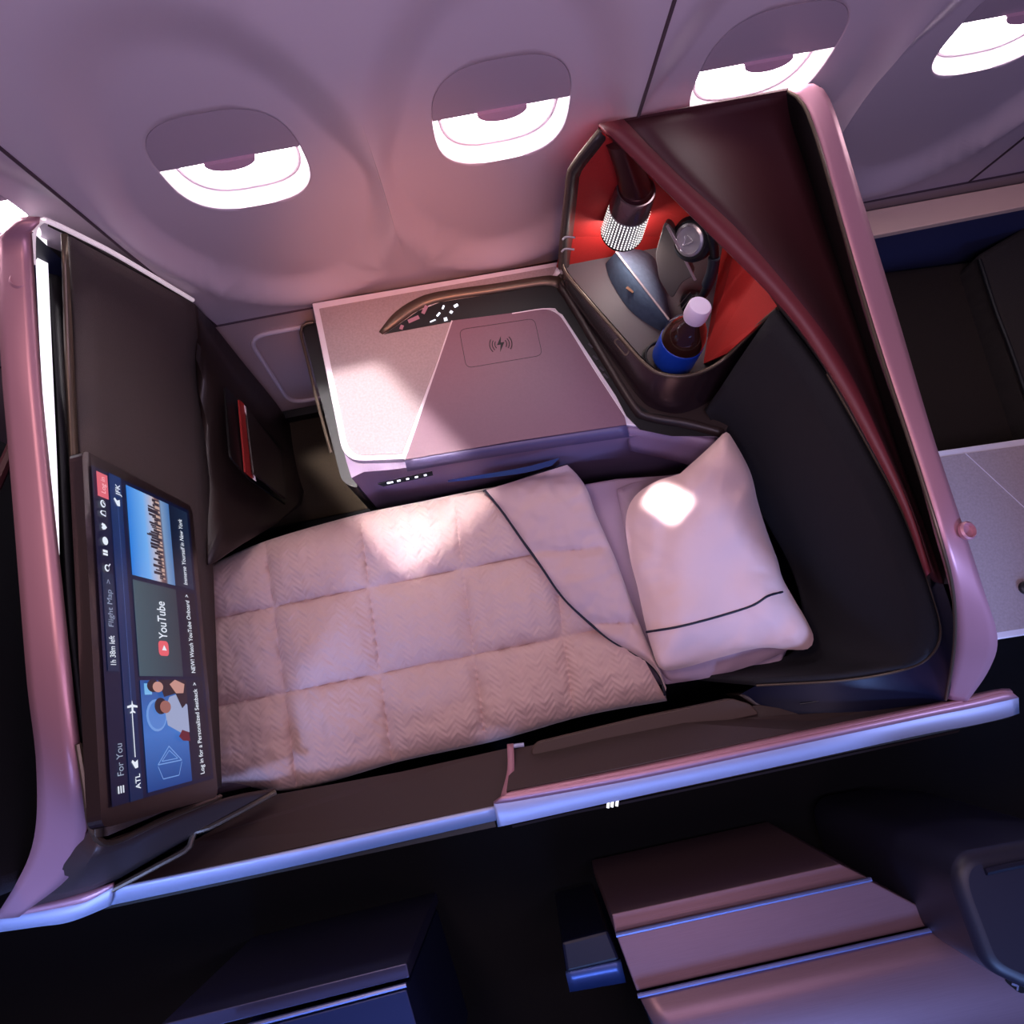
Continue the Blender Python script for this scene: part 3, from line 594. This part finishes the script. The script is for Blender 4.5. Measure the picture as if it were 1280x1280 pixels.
# ---- bottle
bo_=thing('cola_bottle',P(842,452,.72),'dark cola bottle with pale cap and blue label standing in the cabinet corner','bottle')
bb0=P(834,462,.72); bt0=P(875,383,1.0); bax=(bt0-bb0); BL=bax.length; bax.normalize()
MB().lathe(bb0,bax,[(0.0524,.0),(0.0593,.008),(0.0604,BL*.34),(0.0616,BL*.50),(0.0593,BL*.60),(0.0513,BL*.69),(0.0388,BL*.77),(0.0274,BL*.82),(0.0228,BL*.86)],40).build('bottle_body',M['cola'],bo_,smooth=True)
MB().lathe(bb0,bax,[(0.0618,BL*.20),(0.0625,BL*.22),(0.0627,BL*.48),(0.0618,BL*.50)],40,False).build('bottle_label',M['label'],bo_,smooth=True,solid=.001)
MB().lathe(bb0+bax*BL*.835,bax,[(0.0302,0),(0.0302,BL*.02)],36).build('cap_ring',M['cap'],bo_,smooth=True)
cpf=MB(); rows=[]
for h,r in((0,.0315),(BL*.02,.0325),(BL*.14,.0315),(BL*.155,.0285)):
    a_=bax; q_=a_.cross(Vector((1,0,0))).normalized(); w_=a_.cross(q_)
    rows.append([bb0+a_*(BL*.86+h)+(q_*math.cos(2*math.pi*k/72)+w_*math.sin(2*math.pi*k/72))*(r+(.0006 if k%2 and h<BL*.15 else 0)) for k in range(72)])
cpf.grid(rows,True,True).build('bottle_cap',M['cap'],bo_,smooth=True)
# ---- cable coil beside bottle
cc=[]
for i in range(90):
    t=i/90*2*math.pi*3.2; r=.060+.003*math.sin(t*.7); cc.append(P(822,452,.74)+Vector((r*math.cos(t)*.9+.012,r*math.sin(t)*.8+.004,.006+.010*i/90*3)))
MB().tube(cc,.004,8).build('cable_coil',M['hp'],smooth=True)
tag(C.objects[-1] if False else bpy.data.objects['cable_coil'],'black coiled cable around the foot of the cola bottle','cable')

# ================================================================ BED
bed=thing('bed',Vector((0,.25,0)),'lie-flat bed with pale mauve sheet under the duvet and pillows','bed')
mt=roundpoly(px([(215,735),(560,625),(720,610),(850,590),(920,580),(990,760),(985,828),(830,855),(560,935),(235,1000)],.47),[0,.02,0,.03,.03,.03,.05,.02,0,0],5)
MB().prism(mt,down(mt,.12)).build('mattress',M['mattress'],bed,bevel=.02,seg=3,smooth=True)
bs=[Vector((p.x,p.y*.96+.01,.34)) for p in mt]; MB().prism(bs,down(bs,.30)).build('seat_base',M['black'],bed)
sh=roundpoly(px([(690,612),(770,598),(858,592),(880,600),(985,790),(978,832),(832,856)],.485),[0,0,.02,.02,.03,.03,.0],5)
MB().prism(sh,down(sh,.03)).build('sheet',M['sheet'],bed,bevel=.008,smooth=True)

def nz(u,v,s,a=0): return noise.noise(Vector((u*s+a,v*s-a,a*.3)))
dv=thing('duvet',Vector((-.3,.25,.45)),'quilted blush duvet with herringbone texture and a folded-back corner, spread over the bed','duvet')
top_=[(232,716),(258,708),(330,677),(440,645),(520,628),(600,612),(680,598)]
bot_=[(262,985),(290,980),(368,988),(500,952),(620,926),(730,895),(834,876)]
NU,NV=240,150; SZ=.105
def coons(s,t):
    return None
def l2(pts,n): return [Vector((p[0],p[1],0)) for p in [tuple(q) for q in cr([Vector((a,b,0)) for a,b in pts],n)]]
TT=l2(top_,NU+1); BB=l2(bot_,NU+1)
rows=[]
for j in range(-8,NV+9):
    t=min(1,max(0,j/NV)); row=[]
    for i in range(NU+1):
        p=TT[i].lerp(BB[i],t); u,v=p.x,p.y
        # bend of the right part so that columns follow the diagonal fold
        q=(u-.13*(v-800)); r=v+.2*u
        cx=[230,347,470,590,705,830]; cy=[700,827,937,1052]
        cyr=[717-0,827,937,1050]
        fx=0
        for a,b in zip(cx,cx[1:]):
            if a<=q<b: fx=(q-a)/(b-a)
        fy=0
        r0=TT[i].y+.2*TT[i].x; r3=BB[i].y+.2*BB[i].x; ss_=[r0,827,937,r3]
        for a,b in zip(ss_,ss_[1:]):
            if a<=r<=b: fy=(r-a)/(b-a)
        wob=.5+.5*nz(u,v,.02,3)
        puff=(max(0,math.sin(math.pi*fx))**.36)*(max(0,math.sin(math.pi*fy))**.36)
        z=.478+.056*puff+.010*nz(u,v,.022,1)*puff
        # puckers radiating from seams
        z+=.007*nz(u,v,.06,5)*(1-puff*.4)+.004*nz(u,v,.13,8)
        e=min(t,1-t)*10
        if e<1: z-=.035*(1-math.sqrt(max(0,1-(1-e)**2)))
        w_=P(u,v,z)
        if j<0: w_=P(u,v,z-.012*(-j)); w_.y-=.002*j*j*.2
        if j>NV: w_=P(u,v,z-.012*(j-NV)); w_.y+=.0004*(j-NV)**2
        row.append(w_)
    rows.append(row)
MB().grid(rows).build('quilt',M['duvet'],dv,smooth=True,angle=80)
# folded-back corner
FL=[(606,613),(628,640),(651,673),(676,708),(702,745),(730,773),(760,798),(790,816),(812,830),(826,848),(831,869)]
FR=[(709,581),(722,594),(734,612),(744,640),(756,668),(770,700),(784,738),(798,776),(810,805),(824,835),(833,860)]
a=l2(FL,91); b=l2(FR,91); rows=[]
for k in range(-3,31+3):
    t=max(0,min(1,k/30)); row=[]
    for i in range(91):
        p=a[i].lerp(b[i],t); u,v=p.x,p.y
        sm=[0,.33,.66,1]; s_=i/90+ (t-.5)*-.10; s_=max(0,min(.999,s_)); f=(s_*3)%1
        puff=max(0,math.sin(math.pi*f))**.45*max(0,math.sin(math.pi*t))**.4
        z=.545+.042*puff-.02*(i/90)+.011*nz(u,v,.03,9)+.006*nz(u,v,.09,4)
        if i/90>.82: z+=.010*math.sin(u*.35+v*.15)*(i/90-.82)/.18*math.sin(math.pi*t)
        w_=P(u,v,z)
        if k<0: w_=P(u,v,z-.014*-k)
        if k>30: w_=P(u,v,z-.02*(k-30))
        row.append(w_)
    rows.append(row)
MB().grid(rows).build('folded_corner',M['fold'],dv,smooth=True,angle=80)
MB().tube([p+Vector((0,0,.004)) for p in rows[3]],.0042,8).build('piping',M['pipe'],dv,smooth=True)
MB().tube([P(u,v,.535) for u,v in [(604,614),(640,604),(672,592),(709,581)]],.003,8).build('piping',M['pipe'],dv,smooth=True)

def pillow(name,label,out,zb,h,piping=None,seed=0,matl=None,grp=None,tilt=0):
    base=l2(out+[out[0]],121)[:-1]; cx=sum(p.x for p in base)/120; cy=sum(p.y for p in base)/120
    c0=P(cx,cy,zb); th=thing(name,(c0.x,c0.y,zb-.02),label,'pillow',grp)
    rows=[]; NR=34
    def zz(u,v,s):
        f=max(0,1-s**2.6)**.62
        wr=0
        # gathers at corners and one long diagonal crease
        ang=math.atan2(v-cy,u-cx)
        wr=.022*nz(u,v,.017,seed)+.013*nz(u,v,.035,seed+4)*s+.006*nz(u,v,.08,seed+2)*s*s+.0035*math.sin(ang*26+3*nz(u,v,.02,seed))*max(0,(s-.55))/.45*(1-s)*3.2
        return zb+h*f+wr
    top=[]; botr=[]
    for r in range(NR+1):
        s=r/NR; row=[]; rb=[]
        for p in base:
            u=cx+(p.x-cx)*s; v=cy+(p.y-cy)*s; z=zz(u,v,s) if s<1 else zb
            lift=tilt*math.exp(-((u-906)**2+(v-545)**2)/95**2)+tilt*.25*max(0,1-s)*0; w_=P(u,v,z+lift); row.append(w_); q=P(u,v,zb+lift); q.z=zb+lift-.03*(max(0,1-s**3))**.5; rb.append(q)
        top.append(row); botr.append(rb)
    MB().grid(top,True).grid(botr,True).build('pillowcase',matl or M['pillow'],th,smooth=True,angle=85)
    if piping:
        pts=l2(piping,60); out_=[]
        for p in pts:
            # radial parameter by ray from the centre
            best=1e9
            dx,dy=p.x-cx,p.y-cy; aa=math.atan2(dy,dx)
            for b_ in base:
                d=abs(((math.atan2(b_.y-cy,b_.x-cx)-aa+math.pi)%(2*math.pi))-math.pi)
                if d<best: best=d; R=math.hypot(b_.x-cx,b_.y-cy)
            s=min(.99,math.hypot(dx,dy)/R); out_.append(P(p.x,p.y,zz(p.x,p.y,s)+.001))
        MB().tube(out_,.0035,8).build('piping',M['pipe'],th,smooth=True)
    return th
pillow('pillow','flat mauve under-pillow showing below and left of the upper pillow',[(771,612),(800,602),(858,594),(890,600),(930,640),(975,740),(992,790),(985,812),(930,835),(870,850),(834,848),(815,800),(798,735),(783,675)],.50,.05,None,7,M['sheet'])
pillow('pillow','plump blush pillow with navy piping, on top at the head of the bed',[(850,592),(878,567),(897,549),(908,540),(918,552),(938,590),(948,630),(960,668),(972,700),(978,722),(992,748),(1008,775),(1017,797),(1010,811),(985,812),(950,810),(900,822),(850,836),(826,836),(815,812),(806,778),(797,735),(788,700),(782,655),(790,625),(815,604)],.565,.085,[(808,790),(850,783),(900,770),(940,757),(960,745),(978,740)],2,tilt=.19)

# ================================================================ LOW SUITE WALLS ALONG THE AISLE
rl=thing('sliding_door',Vector((.55,-.33,0)),'low aisle-side suite door with padded armrest and wide rose-and-blue rail beside the pillow end','door')
xs=[i/40 for i in range(41)]
def railrow(a,b,z): return rs([P(a[0],a[1],z),P(b[0],b[1],z)],41)
def pathz(pts,z,n=60): return cr(px(pts,z),n)
r0=pathz([(640,990),(800,958),(1000,915),(1150,884),(1215,869),(1250,862),(1262,862)],.745)
r1=pathz([(628,995),(640,993),(800,963),(1000,921),(1150,889),(1215,875),(1252,866),(1266,866)],.765)
r2=pathz([(617,1003),(640,1001),(800,972),(1000,929),(1150,897),(1215,884),(1255,875),(1272,871)],.757)
r3=pathz([(622,1032),(650,1026),(800,993),(1000,950),(1150,917),(1215,905),(1255,896),(1274,890)],.700)
r4=[p+Vector((0,.02,-.01)) for p in r3]
MB().grid([r0,r1]).build('rail_top_bead',M['pink'],rl,smooth=True,solid=.006)
MB().grid([r1,r2]).build('rail_top',M['pink'],rl,smooth=True,solid=.01)
MB().grid([r2,r3,r4]).build('rail_face',M['blue'],rl,smooth=True,solid=.008)
ip=px([(648,998)],.74)
pq=[P(641,942,.58),P(800,905,.58),P(950,886,.60),P(1030,899,.64),P(1180,882,.71),P(1250,868,.742),P(1000,918,.742),P(800,961,.742),P(634,994,.742)]
mk('inner_panel',pq,[tuple(range(9))],M['dark2'],rl,solid=.012,off=-1)
MB().grid(loft(px([(634,932),(640,960),(630,1000)],.60)[:1]+[P(634,965,.67),P(626,1000,.75)],[P(642,931,.60),P(643,965,.67),P(640,995,.75)],12,2)).build('end_frame',M['pink'],rl,smooth=True,solid=.012)
MB().tube([P(640,933,.60),P(655,931,.60)],.006,8).build('end_frame',M['blue'],rl)
pad=roundpoly([P(663,938,.63),P(672,928,.64),P(800,897,.64),P(915,873,.64),P(938,880,.63),P(950,893,.63),P(800,925,.63),P(668,950,.62)],.012,4)
MB().prism([p+Vector((0,0,.0)) for p in pad],down(pad,.05)).build('armrest_pad',mat('armrest_pad',(76,58,50),.6),rl,bevel=.006,smooth=True)
mk('outer_skin',[Vector((r3[2].x,-.35,.69)),Vector((r3[-2].x,-.35,.69)),Vector((r3[-2].x,-.34,.02)),Vector((r3[2].x,-.34,.02))],[(0,1,2,3)],M['black'],rl,solid=.02)
ul=pathz([(640,1032),(720,1014),(800,998),(1000,955),(1200,912)],.69)
MB().grid([ul,[p+Vector((0,-.008,-.012)) for p in ul]]).build('rail_underside',M['dark'],rl,smooth=True)
for u in (759,764,770): 
    c=P(u,1000-(u-760)*.2,.69); MB().box(c+Vector((0,-.012,.0)),(.007,.016,.004),math.radians(-20)).build('lit_mark',M['wicon'],rl)

ll=thing('sliding_door',Vector((-.6,-.33,0)),'low aisle-side suite door with slim blue rail at the foot end, beside the dark partition','door')
s1=pathz([(352,1060),(140,1106)][::-1]+[(620,1006)],.735,40)
s1=pathz([(138,1110),(350,1066),(500,1033),(622,1007)],.735,40); s2=pathz([(136,1114),(350,1070),(500,1037),(620,1011)],.733,40); s3=pathz([(134,1131),(350,1085),(500,1051),(620,1024)],.70,40)
MB().grid([s1,s2,s3]).build('rail_face',M['blue'],ll,smooth=True,solid=.008)
mk('inner_panel',[P(345,993,.56),P(500,965,.56),P(636,935,.56),P(630,1005,.73),P(500,1031,.73),P(350,1064,.73),P(150,1108,.73),P(240,1052,.66)],[tuple(range(8))],M['dark2'],ll,solid=.012,off=-1)
mk('outer_skin',[Vector((-1.2,-.35,.69)),Vector((-.15,-.35,.69)),Vector((-.15,-.34,.02)),Vector((-1.2,-.34,.02))],[(0,1,2,3)],M['black'],ll,solid=.02)
pc=thing('rail_end',P(60,1140,.0),'rose and blue metal rail end wrapping under the dark partition at the aisle','rail')
t0=pathz([(-60,1148),(0,1140),(60,1127),(105,1115),(142,1103)],.765,30); t1=pathz([(-60,1160),(0,1148),(60,1137),(95,1130),(112,1125),(142,1108)],.765,30); t2=pathz([(-60,1172),(0,1164),(50,1157),(80,1153),(105,1145),(138,1131)],.70,30)
MB().grid([t0,t1]).build('rail_top',M['pink'],pc,smooth=True,solid=.01)
MB().grid([t1,[p.lerp(q,.5)+Vector((0,-.01,0)) for p,q in zip(t1,t2)],t2,[p+Vector((0,.03,-.01)) for p in t2]]).build('rail_face',M['blue'],pc,smooth=True,solid=.006)
mk('outer_skin',[Vector((-1.6,-.34,.69)),Vector((-1.22,-.34,.69)),Vector((-1.22,-.34,.02)),Vector((-1.6,-.34,.02))],[(0,1,2,3)],M['black'],pc,solid=.02)

# ================================================================ NEIGHBOUR SUITES
nr=thing('neighbour_console',Vector((1.6,.1,0)),'pale speckled console of the next suite, beyond the rose shell band on the right','console')
nt=px([(1170,564),(1560,508),(1610,743),(1225,803)],.70); MB().prism(nt,down(nt,.04)).build('tabletop',M['pale'],nr,bevel=.004)
ni=px([(1172,572),(1550,518),(1598,735),(1226,794)],.7025); mk('speckled_surface',ni,[(0,1,2,3)],M['stone'],nr,solid=.002)
MB().tube(px([(1206,566),(1330,680)],.7035),.0015,6).build('surface_seam',M['pale'],nr)
nb=px([(1180,570),(1550,515),(1600,740),(1225,798)],.66); MB().prism(nb,[Vector((p.x,p.y,.03)) for p in nb]).build('body',M['fascia2'],nr)
MB().lathe(P(1281,735,.705),(0,0,1),[(.018,0),(.018,.012),(.012,.016)],24).build('knob',M['black'],nr,smooth=True)
nl=thing('window_ledge',Vector((1.7,1.2,.3)),'narrow beige ledge under the windows of the next suite on the right','ledge')
lt2=px([(1060,268),(1640,163),(1645,187),(1075,298)],.60); MB().prism(lt2,down(lt2,.025)).build('ledge_top',mat('beige_ledge',(236,200,180),.5),nl,bevel=.003)
lb2=px([(1080,298),(1640,190),(1640,165),(1060,270)],.575); MB().prism(lb2,[Vector((p.x,p.y+.02,.02)) for p in lb2]).build('ledge_face',mat('ledge_face',(58,62,100),.5),nl)
ot=thing('neighbour_ottoman',Vector((1.5,.8,0)),'dark ribbed footwell ottoman of the next suite on the right','ottoman')
o1=px([(1060,345),(1222,325),(1275,470),(1310,545),(1120,575)],.30); MB().prism(o1,down(o1,.28)).build('cushion',M['ottoman'],ot,bevel=.015,seg=3)
ns=thing('airline_seat',Vector((1.9,.9,0)),'black woven seat side with piped edge at the right border of the photo','seat')
n1=px([(1222,318),(1345,245),(1620,200),(1600,500),(1300,548),(1262,440)],.42); MB().prism(n1,down(n1,.4)).build('seat_side',M['seatf'],ns,bevel=.02,seg=3)
MB().tube(cr(px([(1224,325),(1245,390),(1264,440),(1300,545)],.43),20),.008,8).build('piping',M['black'],ns,smooth=True)
nf=thing('neighbour_seatback',Vector((-1.5,.7,0)),'dark seat back of the forward suite, at the left border beyond the partition','seat')
MB().box((-1.55,.35,.55),(.5,1.2,1.0)).build('seat_back',M['navy'],nf,bevel=.05,seg=4,smooth=True)
MB().tube([P(-20,640,1.1),P(22,545,1.1)],.014,8).build('trim',M['maroon'],nf,smooth=True)

# ================================================================ CENTRE SUITES ACROSS THE AISLE
cu=thing('centre_console',Vector((.55,-.9,0)),'large brushed mauve stepped console across the aisle, bottom right','console')
def slab(top,z,h,m,name,par,bev=.003):
    t=px(top,z); return MB().prism(t,down(t,h)).build(name,m,par,bevel=bev)
slab([(765,1143),(1050,1080),(1086,1098),(769,1166)],.66,.62,M['brush'],'rear_step',cu)
slab([(771,1171),(1088,1101),(1186,1152),(796,1239)],.68,.64,M['brush'],'middle_step',cu)
MB().tube(px([(770,1169),(1089,1099)],.683),.006,8).build('step_edge',M['brushb'],cu)
rows=[]
for k_ in range(9):
    t=k_/8; z=.70+.03*math.sin(t*math.pi/2); rows.append([P(800-2*0+ (20*t),1246+40*t,z),P(1190+ (52*t),1158+34*t,z)])
rows.append([P(870,1420,.73),P(1500,1330,.73)])
rows=[[r[0].lerp(r[1],j/20) for j in range(21)] for r in rows]
MB().grid(rows).build('front_top',M['brush'],cu,smooth=True,solid=.02,off=-1)
MB().tube(px([(797,1245),(1192,1156)],.702),.006,8).build('step_edge',M['brushb'],cu)
slab([(803,1250),(1188,1160),(1460,1325),(860,1415)],.675,.62,M['navyp'],'body',cu)
pill=roundpoly(px([(1254,1225),(1264,1222),(1286,1238),(1276,1243)],.735),.015,4); mk('button_plate',pill,[tuple(range(len(pill)))],M['black'],cu,solid=.003)
bp_=cu.children[-1]; MB().box(P(1268,1231,.738),(.014,.005,.002),math.radians(-30)).build('button_icon',mat('dim_icon',(140,150,190),.4),bp_); MB().box(P(1272,1235,.738),(.004,.012,.002),math.radians(-30)).build('button_icon',mat('dim_icon2',(140,150,190),.4),bp_)
MB().grid(loft([P(1192,1160,.66),P(1212,1164,.66),P(1232,1190,.66)],[P(1192,1162,.66),P(1205,1180,.66),P(1216,1193,.66)],10,2)).build('corner_flap',M['maroon'],cu,smooth=True,solid=.01)
bx=thing('armrest_block',Vector((.0,-.75,0)),'small navy block with blue front, left of the large brushed console','block')
slab([(702,1178),(760,1163),(775,1200),(708,1216)],.58,.5,M['navyp'],'top',bx,.008)
MB().grid(loft(px([(707,1216),(776,1201)],.58),px([(712,1238),(782,1226)],.53),10,2)).build('front_face',mat('blue_face',(70,90,150),.35,.4),bx,smooth=True,solid=.01)
c2=thing('centre_console',Vector((-.5,-1.0,0)),'dark blue console edge across the aisle, cut off at the bottom left of centre','console')
slab([(200,1281),(508,1204),(512,1222),(240,1290)],.68,.68,mat('blue_grey_metal',(74,74,108),.4,.5),'rear_step',c2)
slab([(300,1292),(508,1237),(560,1420),(330,1420)],.70,.70,mat('blue_grey_metal2',(46,56,100),.4,.5),'front_step',c2)
MB().tube(px([(290,1288),(508,1231)],.71),.006,8).build('step_edge',M['brushb'],c2)
ms=thing('centre_screen',Vector((1.3,-.85,0)),'dark navy rounded screen housing across the aisle at the right border','screen')
hs=roundpoly(px([(1192,1100),(1205,1068),(1290,1052),(1420,1060),(1420,1300),(1235,1215)],.95),[.05,.03,0,0,0,.04],5)
MB().prism(hs,down(hs,.9)).build('housing',mat('housing_navy',(34,34,52),.45),ms,bevel=.03,seg=4,smooth=True)
MB().tube(cr(px([(1232,1090),(1262,1083),(1330,1070)],.955),12),.008,8).build('handle_slot',M['navyp'],ms,smooth=True)
ff=roundpoly(px([(1202,1122),(1228,1135),(1248,1198),(1216,1180)],.80),.01,3); MB().tube(ff,.003,6,True).build('side_frame',M['brushb'],ms)

# ================================================================ LIGHT
def area(name,loc,tgt,size,size2,col,e):
    l=bpy.data.lights.new(name,'AREA'); l.shape='RECTANGLE'; l.size=size; l.size_y=size2; l.energy=e; l.color=col
    o=bpy.data.objects.new(name,l); C.objects.link(o); o.location=loc; o.rotation_euler=(Vector(tgt)-Vector(loc)).to_track_quat('-Z','Y').to_euler(); return o
def spot(name,loc,tgt,ang,e,col,blend=.15,rad=.01):
    l=bpy.data.lights.new(name,'SPOT'); l.spot_size=math.radians(ang); l.energy=e; l.color=col; l.spot_blend=blend; l.shadow_soft_size=rad
    o=bpy.data.objects.new(name,l); C.objects.link(o); o.location=loc; o.rotation_euler=(Vector(tgt)-Vector(loc)).to_track_quat('-Z','Y').to_euler(); return o
area('cabin_wash_warm',(-1.1,.95,3.4),(0,.35,.5),.7,.7,(1,.70,.64),21)
area('cabin_wash_purple',(.3,-.3,3.0),(.1,1.3,1.4),1.6,.3,(.84,.68,1),19)
area('aisle_fill',(.5,-1.0,3.1),(.5,-.9,.7),.5,.3,(1,.62,.72),4)  # added fill light that brightens the consoles across the aisle
b_=area('aisle_blue',(-.2,-1.9,1.7),(-.1,-.42,.62),4.0,.5,(.25,.42,1),6.5); b_.data.spread=math.radians(36)
spot('wall_warm',(.1,.0,2.7),(-.08,1.26,.80),26,120,(1,.34,.12),1,.1)  # added spot giving the lower wall behind the console its peach tint
def beam(name,p,z,sx,sy,rz,e,spread,col=(1,.93,.95)):
    o=area(name,(p.x,p.y,z),(p.x,p.y,0),sx,sy,col,e); o.rotation_euler=(0,0,math.radians(rz)); o.data.spread=math.radians(spread); return o
beam('console_beam',P(440,528,.7),2.95,.85,.36,-59,2.1,2.5)  # added narrow beam, shaped to throw the bright patch on the console
beam('pillow_beam',P(834,628,.66),2.95,.10,.07,-52,.32,1.5)  # added small beam from overhead for the bright pillow patch
spot('band_fill',(1.75,-1.1,2.1),(1.12,-.05,1.0),34,130,(.36,.50,1),.8,.1)  # added blue spot lifting the aisle end of the right edge band
spot('band_fill',(-1.6,-1.3,2.1),(-1.15,-.25,.95),36,110,(.30,.45,1),.8,.1)  # same added fill for the aisle end of the left edge band
spot('duvet_spot',(-.2,1.0,2.5),P(505,690,.52),14,20,(1,.9,.88),1,.03)  # added soft spot, makes the brighter patch on the duvet
w=bpy.data.worlds.new('world'); bpy.context.scene.world=w; w.use_nodes=True; nt=w.node_tree; N=nt.nodes; L=nt.links
bg=N['Background']; tc=N.new('ShaderNodeTexCoord'); sp=N.new('ShaderNodeSeparateXYZ'); L.new(tc.outputs['Generated'],sp.inputs[0])
mx=N.new('ShaderNodeMapRange'); mx.inputs[1].default_value=-.7; mx.inputs[2].default_value=.5; L.new(sp.outputs['Y'],mx.inputs[0])
r=N.new('ShaderNodeValToRGB'); L.new(mx.outputs[0],r.inputs[0]); e=r.color_ramp.elements
e[0].color=(.05,.09,.34,1); e[1].color=(.26,.17,.22,1); e[1].position=.75
L.new(r.outputs[0],bg.inputs[0]); bg.inputs[1].default_value=.3

# ================================================================ CAMERA
cd=bpy.data.cameras.new('camera'); cam=bpy.data.objects.new('camera',cd); C.objects.link(cam)
cd.sensor_width=36; cd.lens=F/1280*36; cd.clip_start=.01
cam.matrix_world=Matrix(((X_[0],X_[1],X_[2],0),(Y_[0],Y_[1],Y_[2],0),(Z_[0],Z_[1],Z_[2],H),(0,0,0,1)))
bpy.context.scene.camera=cam
for o in bpy.data.objects:
    if 'wl' in o: del o['wl']
vs=bpy.context.scene.view_settings; vs.view_transform='Standard'; vs.look='None'; vs.gamma=1; vs.exposure=0
